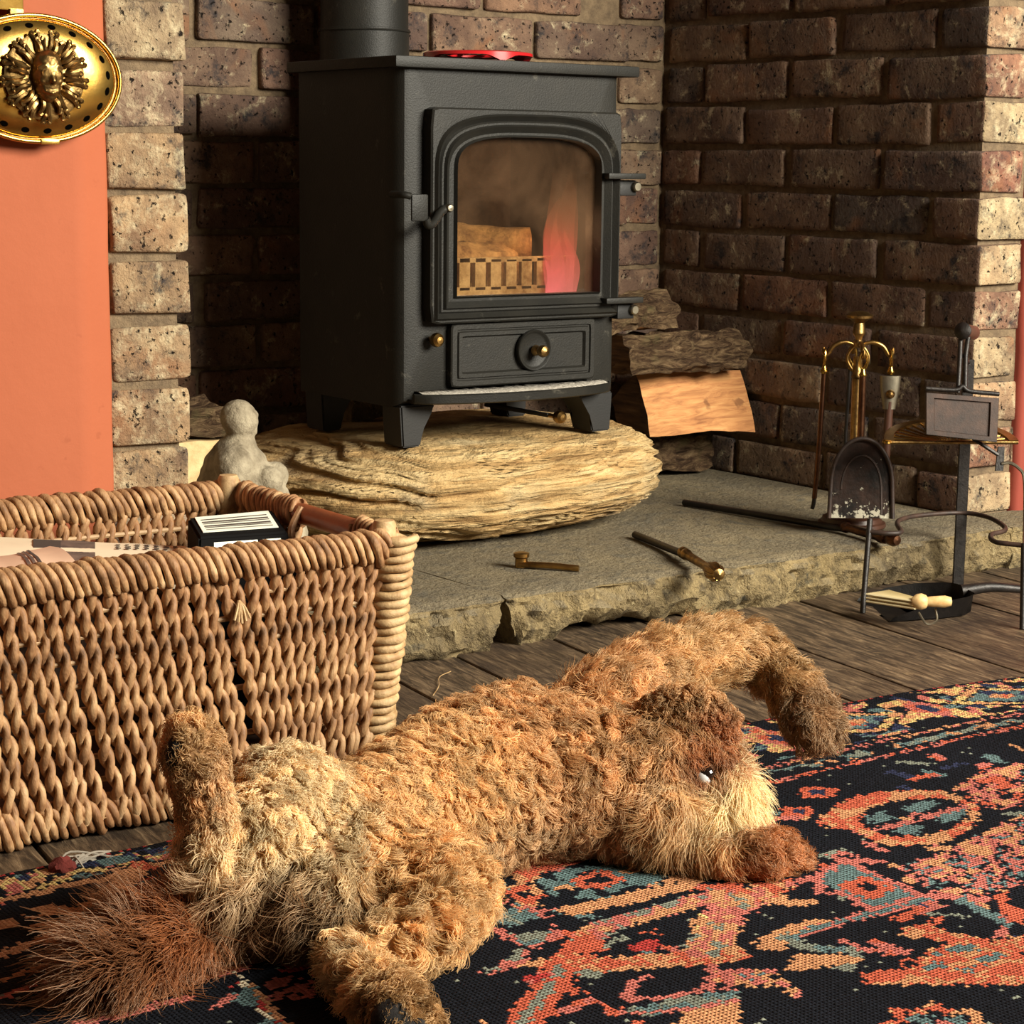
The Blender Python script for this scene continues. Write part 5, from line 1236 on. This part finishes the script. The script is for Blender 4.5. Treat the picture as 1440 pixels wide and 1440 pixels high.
poly('B', 'P', [(150, 390), (240, 370), (260, 400), (160, 415)]); poly('B', 'TG', [(120, 480), (230, 440), (445, 462), (290, 525)]); poly('B', 'GT', [(280, 560), (400, 538), (505, 545), (370, 622), (330, 605)])
stroke('B', 'P', .007, [(190, 440), (120, 488), (320, 600)]); stroke('B', 'P', .007, [(505, 515), (515, 560), (370, 635), (320, 705), (145, 755)]); poly('B', 'GP', [(240, 692), (320, 622), (360, 632), (315, 702), (150, 758), (138, 742)])
stroke('B', 'OPG', .026, [(640, 590), (760, 510), (900, 475), (1050, 435), (1200, 392), (1340, 350)])
poly('B', 'C', [(530, 615), (650, 545), (710, 560), (770, 645), (640, 655), (560, 665)]); poly('B', 'R', [(870, 622), (990, 578), (1055, 600), (1020, 635), (900, 650)]); poly('B', 'C', [(935, 548), (1035, 533), (1015, 564)])
stroke('B', 'C', .028, [(560, 680), (470, 830), (380, 950), (320, 1040)]); stroke('B', 'G', .009, [(560, 680), (470, 830), (380, 950), (320, 1040)])
poly('B', 'PR', [(315, 782), (480, 742), (460, 794), (400, 806)]); poly('B', 'C', [(500, 790), (560, 755), (655, 860), (540, 856)])
stroke('B', 'OCO', .030, [(600, 690), (720, 705), (880, 702), (1000, 692), (1200, 682), (1400, 650)]); stroke('B', 'POG', .034, [(1240, 640), (1340, 540), (1370, 440), (1460, 400)]); poly('B', 'YO', [(1175, 490), (1270, 446), (1285, 490), (1230, 565)])
stroke('B', 'P', .007, [(855, 885), (890, 800), (985, 770)]); stroke('B', 'P', .008, [(855, 885), (1000, 885), (1280, 835), (1300, 760), (1390, 740), (1380, 855)]); poly('B', 'GT', [(850, 945), (1050, 893), (1350, 845), (1440, 832), (1440, 885), (1100, 935), (1000, 975)]); stroke('B', 'P', .006, [(1440, 890), (1100, 945), (760, 960)])
poly('B', 'O', [(1090, 1040), (1150, 945), (1440, 900), (1440, 1040)]); poly('B', 'C', [(715, 888), (800, 920), (845, 975), (770, 962)]); poly('B', 'O', [(100, 1008), (150, 980), (190, 1008)])
# left, under the tail
stroke('D', 'O', .012, [(-40, 750), (150, 712), (300, 672), (500, 642), (620, 592)]); stroke('D', 'O', .020, [(640, 600), (490, 720), (380, 792), (200, 782)]); stroke('D', 'O', .012, [(700, 582), (890, 540)]); stroke('D', 'CO', .014, [(690, 590), (640, 575)])
poly('D', 'R', [(575, 722), (640, 648), (725, 636), (680, 692), (600, 766)]); poly('D', 'R', [(500, 780), (600, 740), (600, 775), (520, 800)]); stroke('D', 'T', .006, [(380, 810), (560, 690), (900, 592)])
stroke('D', 'OK', .018, [(0, 860), (120, 830), (260, 860)]); stroke('D', 'O', .012, [(-20, 1000), (240, 900), (330, 850)]); stroke('D', 'O', .007, [(-20, 1115), (300, 1015)]); stroke('D', 'P', .006, [(-20, 1195), (330, 1065)]); stroke('D', 'CO', .010, [(230, 930), (330, 890)])
stroke('D', 'P', .014, [(480, 1215), (780, 1130), (1030, 1072), (1140, 1040)]); stroke('D', 'R', .010, [(1120, 1130), (1310, 1330)]); stroke('D', 'W', .004, [(1080, 1070), (1260, 1330)]); stroke('D', 'O', .006, [(1150, 1130), (1330, 1330)])
poly('D', 'T', [(1050, 1195), (1140, 1128), (1205, 1240), (1120, 1222)]); poly('D', 'R', [(1300, 1040), (1440, 1005), (1440, 1055), (1320, 1075)]); poly('D', 'PKP', [(1200, 1110), (1440, 1080), (1440, 1190), (1260, 1210)]); poly('D', 'T', [(1150, 1330), (1240, 1270), (1280, 1330)]); stroke('D', 'P', .008, [(990, 1235), (1060, 1180)]); poly('D', 'CO', [(640, 1160), (780, 1130), (800, 1180), (660, 1210)]); stroke('D', 'P', .010, [(300, 1330), (560, 1270), (860, 1190)])
# abrash and stray light knots
COLS = np.array([PAL[k] for k in KEYS]); col = COLS[IM]
spk = (HN > .9945) & (IM == CI['K']); col[spk] = PAL['G']
col *= (.78+.44*np.random.default_rng(5).random((nx_, ny_)))[..., None]*(.85+.3*vnz(26, 8))[..., None]
vx = RX0+np.arange(nx_+1)*KN; vd = np.arange(ny_+1)*KN; VX, VD = np.meshgrid(vx, vd, indexing='ij')
VY = RY0+yedge(VX)-VD; VZ = RUGZ+.0008*np.random.default_rng(9).random(VX.shape)
edge_m = (VD < KN*.5); VZ[edge_m] = .001; VZ[(VD > KN*.5) & (VD < KN*1.5)] = RUGZ*.8
V, Q = gridmesh_arrays(np.stack([VX, VY, VZ], -1)); 
t = NT('rug_wool'); at_n = t.n('ShaderNodeAttribute'); at_n.attribute_name = 'knot'
co = t.coord(rand=False); sp_ = t.n('ShaderNodeSeparateXYZ'); t.l(co, sp_.inputs[0])
hx_ = t.math('ABSOLUTE', t.math('SINE', t.math('MULTIPLY', sp_.outputs[0], PI/KN))); hy_ = t.math('ABSOLUTE', t.math('SINE', t.math('MULTIPLY', sp_.outputs[1], PI/KN)))
h = t.math('ADD', t.math('MULTIPLY', hx_, hy_), t.math('MULTIPLY', t.noise(co, 900, 2, .6), .8))
M['rug_wool'] = t.fin(at_n.outputs['Color'], .95, 0, t.bump(h, .8, .0025), Specular_IOR_Level=.08)
rug = fastmesh('patterned_rug', V, Q, 'rug_wool', None, True); tag(rug, 'navy and coral patterned knotted wool rug the dog lies on', 'rug')
ca = rug.data.color_attributes.new('knot', 'FLOAT_COLOR', 'CORNER')
cc = np.ones((nx_*ny_, 4, 4), np.float32); cc[:, :, :3] = col.reshape(-1, 1, 3); ca.data.foreach_set('color', cc.ravel())
# tuft of fluff and red thread at the rug edge
P0 = onz(92, 1222, .006)
paths = [smoothpath([P0+np.array([.02*random.gauss(0, .4), .008*random.gauss(0, .5), .001]), P0+np.array([.03*random.random(), .01*random.gauss(0, .5), .006+.006*random.random()]), P0+np.array([.045*random.random()+.01, .014*random.gauss(0, .5), .002])], 10) for k in range(14)]
o = tubes('fluff_tuft', paths, .0009, 'grey_fluff', None, 5); tag(o, 'wisp of grey fluff on the boards at the rug edge', 'fluff')
P1 = onz(88, 1222, .010); bm = bmesh.new(); bmesh.ops.create_icosphere(bm, subdivisions=3, radius=1)
for v_ in bm.verts: v_.co = Vector((v_.co.x*.012, v_.co.y*.009, max(-.008, v_.co.z*.011)))*(1+.35*mnoise.noise(v_.co*2.3))+Vector(P1)
o = frombm('wool_scrap', bm, 'red_wool'); tag(o, 'crumpled scrap of red wool beside the basket foot', 'scrap')
o = tube('straw_wisp', smoothpath([onz(200, 1192, .003), onz(215, 1188, .004), onz(232, 1191, .003)], 12), .0009, 'seagrass_pale', None, 5); tag(o, 'tiny pale straw on the floor in front of the basket', 'straw')
o = tube('hair_strand', smoothpath([onz(609, 978, .002), onz(617, 965, .002), onz(618, 952, .002), onz(634, 944, .002)], 20), .0005, 'seagrass_pale', None, 5); tag(o, 'long pale hair lying on the dark floor boards', 'hair')
# ================================================================ DOG
def J(px, py, z): return onz(px, py, z)
RG = RUGZ
dog_lab = 'curly tan dog rolling on its back on the rug'
body_ch = [
 # trunk: rump, belly, chest, shoulders
 [(J(456, 1246, .062), .042), (J(492, 1210, .068), .057), (J(560, 1160, .074), .066), (J(640, 1120, .080), .070), (J(715, 1090, .083), .074), (J(790, 1090, .080), .070), (J(850, 1095, .076), .062)],
 [(J(725, 1050, .100), .056), (J(640, 1085, .092), .056)],
 # neck and skull
 [(J(850, 1092, .078), .058), (J(905, 1082, .084), .054), (J(952, 1070, .088), .053)],
 # muzzle, turned down to the rug
 [(J(958, 1080, .085), .048), (J(985, 1120, .062), .036), (J(1000, 1158, .042), .028), (J(1002, 1178, .034), .023)],
 # cheek
 [(J(925, 1130, .060), .040), (J(960, 1150, .048), .034)],
 [(J(990, 1085, .085), .036), (J(1012, 1120, .066), .032), (J(1016, 1160, .046), .026)],
 # far hind leg folded up: hip, stifle, hock, foot in the air
 [(J(478, 1195, .075), .050), (J(430, 1150, .100), .050), (J(400, 1120, .122), .043), (J(372, 1165, .110), .037), (J(338, 1222, .082), .026), (J(318, 1232, .080), .022), (J(300, 1180, .110), .022), (J(284, 1110, .150), .022), (J(274, 1062, .178), .025), (J(272, 1040, .190), .021)],
 # near hind leg: hip, stifle, hock, foot towards the camera
 [(J(530, 1232, .060), .044), (J(592, 1232, .058), .043), (J(634, 1252, .054), .034), (J(606, 1298, .046), .026), (J(550, 1332, .038), .020), (J(490, 1348, .034), .018), (J(515, 1385, .034), .018), (J(552, 1416, .034), .022), (J(566, 1430, .034), .019)],
 # near foreleg under the muzzle
 [(J(850, 1130, .055), .040), (J(905, 1165, .040), .028), (J(970, 1188, .030), .022), (J(1025, 1200, .028), .021), (J(1066, 1203, .028), .023), (J(1098, 1200, .026), .017)],
 # far foreleg raised and bent at the wrist
 [(J(812, 1040, .105), .044), (J(850, 985, .135), .036), (J(920, 945, .150), .031), (J(1000, 915, .158), .027), (J(1060, 918, .150), .024), (J(1105, 958, .128), .023), (J(1135, 1000, .105), .024), (J(1146, 1022, .096), .020)],
 # tail root
 [(J(440, 1275, .050), .030), (J(380, 1290, .040), .020), (J(300, 1300, .036), .016), (J(220, 1330, .034), .013), (J(150, 1365, .032), .010)],
]
# toes
def toes(c_, fwd, side, r_, spread):
    for k in (-1.5, -.5, .5, 1.5):
        p = c_+side*spread*k*.62+fwd*(.006 if abs(k) < 1 else 0); body_ch.append([(p-fwd*.012, r_), (p+fwd*.006, r_*.86)])
v3 = lambda *a: np.array(a, float)
def unit(a): return a/np.linalg.norm(a)
pA, pB = J(1066, 1203, .028), J(1104, 1199, .026); toes(J(1100, 1200, .022), unit(pB-pA), unit(np.cross(pB-pA, v3(0, 0, 1))), .0098, .017)
pA, pB = J(284, 1110, .150), J(270, 1034, .195); toes(J(271, 1040, .190), unit(pB-pA), unit(RT0), .0085, .014)
pA, pB = J(530, 1395, .034), J(572, 1436, .034); toes(J(570, 1434, .032), unit(pB-pA), unit(np.cross(pB-pA, v3(0, 0, 1))), .0095, .016)
pA, pB = J(1105, 958, .128), J(1150, 1030, .092); toes(J(1148, 1026, .093), unit(pB-pA), unit(np.cross(pB-pA, FW)), .0092, .016)
def ground(co): co[:, 2] = np.where(co[:, 2] < RG+.004, RG+.004+(co[:, 2]-RG-.004)*.05, co[:, 2]); return co
dog = blob('dog', body_ch, .0058, 4, 'dog_skin', None, ground); tag(dog, dog_lab, 'dog')
# ears, eye, nose, pads
def ear(name, pts, wid, th):
    P_ = smoothpath(pts, 24); n = len(P_); G = []
    for i, p in enumerate(P_):
        s_ = i/(n-1); t_ = unit(P_[min(i+1, n-1)]-P_[max(i-1, 0)]); sdv = unit(np.cross(t_, -FW)); w_ = wid*(.35+.65*math.sin(PI*(.15+.75*s_)))*(1-.55*max(0, s_-.75)/.25)
        G.append([p+sdv*w_*math.cos(a)-FW*th*math.sin(a) for a in np.linspace(0, 2*PI, 14, endpoint=False)])
    V, Q = gridmesh_arrays(np.array(G), False, True); return mesh(name, V, [tuple(q) for q in Q]+[tuple(range(13, -1, -1)), tuple((n-1)*14+i for i in range(14))], 'dog_skin', dog)
hd0 = float((J(958, 1070, .085)-CAM)@FW)
ear1 = ear('ear', [atd(905, 1012, hd0-.035), atd(945, 998, hd0-.046), atd(985, 1002, hd0-.050), atd(1014, 1026, hd0-.048), atd(1026, 1056, hd0-.042)], .022, .008)
ey = atd(993, 1089, hd0-.068)
def ball(name, c_, r_, mat, sc=(1, 1, 1)):
    bm = bmesh.new(); bmesh.ops.create_uvsphere(bm, u_segments=20, v_segments=12, radius=1)
    for v_ in bm.verts: v_.co = Vector((v_.co.x*r_*sc[0], v_.co.y*r_*sc[1], v_.co.z*r_*sc[2]))+Vector(c_)
    return frombm(name, bm, mat, dog)
ball('eye', ey, .0088, 'eye_dark'); ball('eye_white', ey+UP*-.0020-FW*.0010-RT*.0020, .0082, 'eye_white', (1, 1, .9))
ball('nose', J(1012, 1190, .024), .011, 'nose_black')
ball('paw_pad', J(556, 1424, .034)-FW*.016, .0155, 'paw_pad', (1.1, 1, .9)); ball('paw_pad', J(268, 1062, .178)-FW*.014-RT*.008, .0115, 'paw_pad', (.8, .8, 1.5))
for k in range(4): ball('toe_pad', J(548+14*k, 1440-abs(k-1.5)*3, .030)-FW*.016, .0065, 'paw_pad')

# ---- fur, grown from the skin in curled locks
def surf_samples(o, n):
    me = o.data; me.calc_loop_triangles(); nt = len(me.loop_triangles); tri = np.zeros(nt*3, np.int32); me.loop_triangles.foreach_get('vertices', tri); tri = tri.reshape(-1, 3)
    co = np.zeros(len(me.vertices)*3, np.float32); me.vertices.foreach_get('co', co); co = co.reshape(-1, 3).astype(float)
    nr = np.zeros(len(me.vertices)*3, np.float32); me.vertices.foreach_get('normal', nr); nr = nr.reshape(-1, 3).astype(float)
    a, b, c_ = co[tri[:, 0]], co[tri[:, 1]], co[tri[:, 2]]; ar = np.linalg.norm(np.cross(b-a, c_-a), axis=1); cdf = np.cumsum(ar)/ar.sum()
    idx = np.searchsorted(cdf, RNG.random(n)); u_, v_ = RNG.random(n), RNG.random(n); fl = u_+v_ > 1; u_[fl], v_[fl] = 1-u_[fl], 1-v_[fl]
    P_ = a[idx]+(b-a)[idx]*u_[:, None]+(c_-a)[idx]*v_[:, None]; N_ = nr[tri[idx, 0]]*(1-u_-v_)[:, None]+nr[tri[idx, 1]]*u_[:, None]+nr[tri[idx, 2]]*v_[:, None]; N_ /= np.linalg.norm(N_, axis=1)[:, None]+1e-9
    return P_, N_
# regions: (centre, radius, comb direction, length, curl, colour, weight)
tan_, gold, cream, red_, brown, pink = srgb(185, 143, 97), srgb(198, 161, 111), srgb(206, 184, 144), srgb(146, 90, 54), srgb(108, 70, 44), srgb(214, 158, 132)
REG = []
def reg(px, py, z, r_, dirpx, length, curl, colr, lift=.35, w_=1.):
    c_ = J(px, py, z); q = J(px+dirpx[0], py+dirpx[1], z); d = q-c_
    d = RT*dirpx[0]-UP*dirpx[1]; REG.append((c_, r_, unit(d), length, curl, colr, lift, w_))
reg(720, 1060, .10, .10, (-20, 60), .017, 1., tan_); reg(640, 1110, .09, .09, (-40, 60), .017, 1., gold); reg(790, 1090, .09, .08, (-10, 60), .017, 1., tan_)
reg(560, 1150, .09, .06, (-50, 30), .016, .7, gold, .2); reg(476, 1205, .115, .034, (-20, 40), .006, .3, pink, .15); reg(545, 1185, .12, .04, (-40, 20), .010, .5, srgb(212, 164, 130), .2); reg(480, 1230, .10, .06, (10, 60), .024, .6, cream)
reg(400, 1120, .14, .07, (10, 60), .011, .5, cream); reg(320, 1215, .09, .05, (-30, 40), .018, .9, cream); reg(280, 1090, .17, .06, (0, 40), .011, .5, tan_, .2); reg(272, 1045, .19, .03, (0, -40), .010, .4, gold, .3)
reg(620, 1260, .06, .07, (20, 50), .019, 1.1, gold); reg(520, 1360, .04, .05, (-10, 50), .016, 1.1, gold); reg(560, 1425, .04, .04, (20, 40), .014, .8, srgb(155, 120, 78), .3); reg(505, 1345, .05, .03, (-30, -10), .018, 1., cream)
reg(880, 1100, .09, .06, (-30, 50), .020, .8, tan_); reg(830, 1150, .05, .08, (10, 40), .020, 1., srgb(145, 113, 80)); reg(700, 1170, .05, .08, (10, 40), .020, 1., srgb(157, 125, 90))
reg(930, 1060, .10, .05, (10, 60), .024, .35, srgb(166, 130, 90), .25); reg(985, 1060, .11, .032, (20, 40), .018, .3, red_, .25); reg(1010, 1130, .07, .045, (0, 70), .034, .15, srgb(211, 191, 148), .18); reg(950, 1150, .06, .05, (10, 70), .036, .2, srgb(190, 159, 116), .2); reg(1000, 1185, .04, .03, (0, 60), .020, .2, gold, .1)
reg(1070, 1200, .03, .05, (50, 20), .016, .4, srgb(155, 99, 59), .25); reg(960, 1190, .03, .04, (40, 20), .020, .4, brown, .2)
reg(850, 985, .13, .06, (40, -20), .022, .5, tan_, .3); reg(960, 930, .155, .07, (60, 0), .024, .5, srgb(182, 146, 100), .35); reg(1070, 930, .15, .05, (40, 30), .020, .5, srgb(166, 132, 90), .3); reg(1140, 1010, .10, .05, (20, 50), .018, .4, srgb(137, 107, 77), .3)
reg(380, 1285, .05, .06, (-50, 20), .040, .5, srgb(131, 96, 66), .35); reg(280, 1295, .05, .07, (-50, 40), .056, .5, red_, .45); reg(170, 1345, .04, .08, (-60, 45), .062, .5, srgb(118, 76, 48), .4)
reg(450, 1290, .04, .05, (-20, 40), .026, .6, srgb(126, 99, 71), .3)
RC = np.array([r_[0] for r_ in REG]); RR = np.array([r_[1] for r_ in REG]); RD = np.array([r_[2] for r_ in REG]); RL_ = np.array([r_[3] for r_ in REG]); RCu = np.array([r_[4] for r_ in REG]); RCo = np.array([r_[5] for r_ in REG]); RLi = np.array([r_[6] for r_ in REG])
def fields(P_):
    D = np.linalg.norm(P_[:, None]-RC[None], axis=2)/RR[None]; W_ = np.exp(-(D*1.9)**2)+1e-9/(1+D**4); W_ = W_**1.3; W_ /= W_.sum(1)[:, None]
    return W_@RD, W_@RL_, W_@RCu, W_@RCo, W_@RLi
def grow(o, name, n, nclump, seed, rad=.00042, lenk=1., colk=1.3, npt=9, zone=None, over=8, clump=.68):
    P_, N_ = surf_samples(o, n*(over if zone else 1)); keep = (P_[:, 2] > RG+.0015) & (np.linalg.norm(P_-ey, axis=1) > .0145)
    if zone: keep &= zone(P_); P_, N_ = P_[keep], N_[keep]; n = len(P_)
    CPp, CNn = surf_samples(o, nclump*(over if zone else 1))
    if zone: kz = zone(CPp); CPp = CPp[kz]; nclump = len(CPp)
    # nearest clump via a coarse grid
    cell = .016; from collections import defaultdict; H = defaultdict(list)
    for i, c_ in enumerate(CPp): H[tuple((c_/cell).astype(int))].append(i)
    near = np.zeros(n, int); ck = (P_/cell).astype(int)
    for i in range(n):
        best, bi = 9, 0; x, y, z = ck[i]
        cand = []
        for dx in (-1, 0, 1):
            for dy in (-1, 0, 1):
                for dz in (-1, 0, 1): cand += H.get((x+dx, y+dy, z+dz), ())
        if cand:
            dd_ = ((CPp[cand]-P_[i])**2).sum(1); near[i] = cand[int(dd_.argmin())]
        else: near[i] = i % nclump
    r2 = np.random.default_rng(seed); cph = r2.random(nclump)*2*PI; crand = r2.standard_normal((nclump, 3)); cl = .72+.56*r2.random(nclump); cfreq = .8+.7*r2.random(nclump); chand = np.where(r2.random(nclump) < .5, -1, 1); cshade = .60+.70*r2.random(nclump)
    D, L_, CU, CO, LI = fields(P_)
    cn = near; Dd = D+.45*crand[cn]+.18*r2.standard_normal((n, 3)); Dt = Dd-N_*(Dd*N_).sum(1)[:, None]; Dt /= np.linalg.norm(Dt, axis=1)[:, None]+1e-9
    Bn = np.cross(N_, Dt); L_ = L_*cl[cn]*lenk*(.8+.35*r2.random(n))
    toC = CPp[cn]-P_; s_ = np.linspace(0, 1, npt); pts = np.zeros((n, npt, 3))
    dirv = Dt*(1-LI)[:, None]+N_*(LI+.22)[:, None]; dirv /= np.linalg.norm(dirv, axis=1)[:, None]
    for k, t_ in enumerate(s_):
        cen = P_+dirv*(L_*t_)[:, None]-N_*(L_*.30*t_*t_)[:, None]+toC*(clump*(.45+.55*CU)*t_**.8)[:, None]
        a = cph[cn]+chand[cn]*2*PI*cfreq[cn]*t_; amp = .0034*CU*np.minimum(1, t_*2.2)
        cen += (amp*np.cos(a))[:, None]*Bn+(amp*np.sin(a))[:, None]*(N_*.8+Dt*.5)
        cen += r2.standard_normal((n, 3))*.0005*t_
        pts[:, k] = cen
    pts[:, :, 2] = np.maximum(pts[:, :, 2], RG+.0012+.001*r2.random((n, 1)))
    hc = bpy.data.hair_curves.new(name); hc.add_curves([npt]*n)
    hc.attributes['position'].data.foreach_set('vector', pts.astype(np.float32).ravel())
    ra = hc.attributes.get('radius') or hc.attributes.new('radius', 'FLOAT', 'POINT')
    rr = (rad*(1-.75*s_**2))[None]*(.8+.4*r2.random((n, 1))); ra.data.foreach_set('value', rr.astype(np.float32).ravel())
    ca = hc.attributes.new('fur_colour', 'FLOAT_COLOR', 'CURVE'); cc = np.ones((n, 4), np.float32); cc[:, :3] = CO*cshade[cn][:, None]*(.85+.3*r2.random((n, 1)))*colk; ca.data.foreach_set('color', cc.ravel())
    ob = bpy.data.objects.new(name, hc); COL.objects.link(ob); hc.materials.append(M['fur']); ob.parent = o if o.parent is None else o; return ob
t = NT('fur'); an = t.n('ShaderNodeAttribute'); an.attribute_name = 'fur_colour'
tl_ = t.n('ShaderNodeBsdfTranslucent'); t.l(an.outputs['Color'], tl_.inputs[0]); df_ = t.n('ShaderNodeBsdfDiffuse'); t.l(an.outputs['Color'], df_.inputs[0])
gs_ = t.n('ShaderNodeBsdfGlossy'); gs_.inputs['Roughness'].default_value = .4; gs_.inputs[0].default_value = (1, .85, .65, 1)
m_a = t.n('ShaderNodeMixShader'); m_a.inputs[0].default_value = .38; t.l(df_.outputs[0], m_a.inputs[1]); t.l(tl_.outputs[0], m_a.inputs[2])
m_b = t.n('ShaderNodeMixShader'); m_b.inputs[0].default_value = .06; t.l(m_a.outputs[0], m_b.inputs[1]); t.l(gs_.outputs[0], m_b.inputs[2]); t.l(m_b.outputs[0], t.out.inputs[0]); M['fur'] = t.m
fur = grow(dog, 'fur', 140000, 5600, 1, .00035, 1.15, 1.32, 9, None, 8, .62); tag(fur, 'curly golden tan coat')
fe = grow(ear1, 'ear_fur', 9000, 500, 2, .00034, .4, 1.35)

def near_chain(pts, r_):
    C_ = smoothpath(pts, 60)
    return lambda P_: (((P_[:, None]-C_[None])**2).sum(2).min(1) < r_*r_)
tz = near_chain([J(400, 1288, .042), J(300, 1300, .036), J(220, 1330, .034), J(150, 1365, .032)], .034)
o = grow(dog, 'tail_fur', 14000, 900, 5, .00040, 1., 1.15, 10, tz, 10, .5); tag(o, 'long reddish brown feathering on the tail')
mz = near_chain([J(965, 1095, .08), J(1000, 1120, .066), J(1012, 1165, .045), J(950, 1150, .05)], .046)
o = grow(dog, 'muzzle_fur', 12000, 900, 6, .00034, 1., 1.4, 9, mz, 10, .45); tag(o, 'straight cream hair on the muzzle')
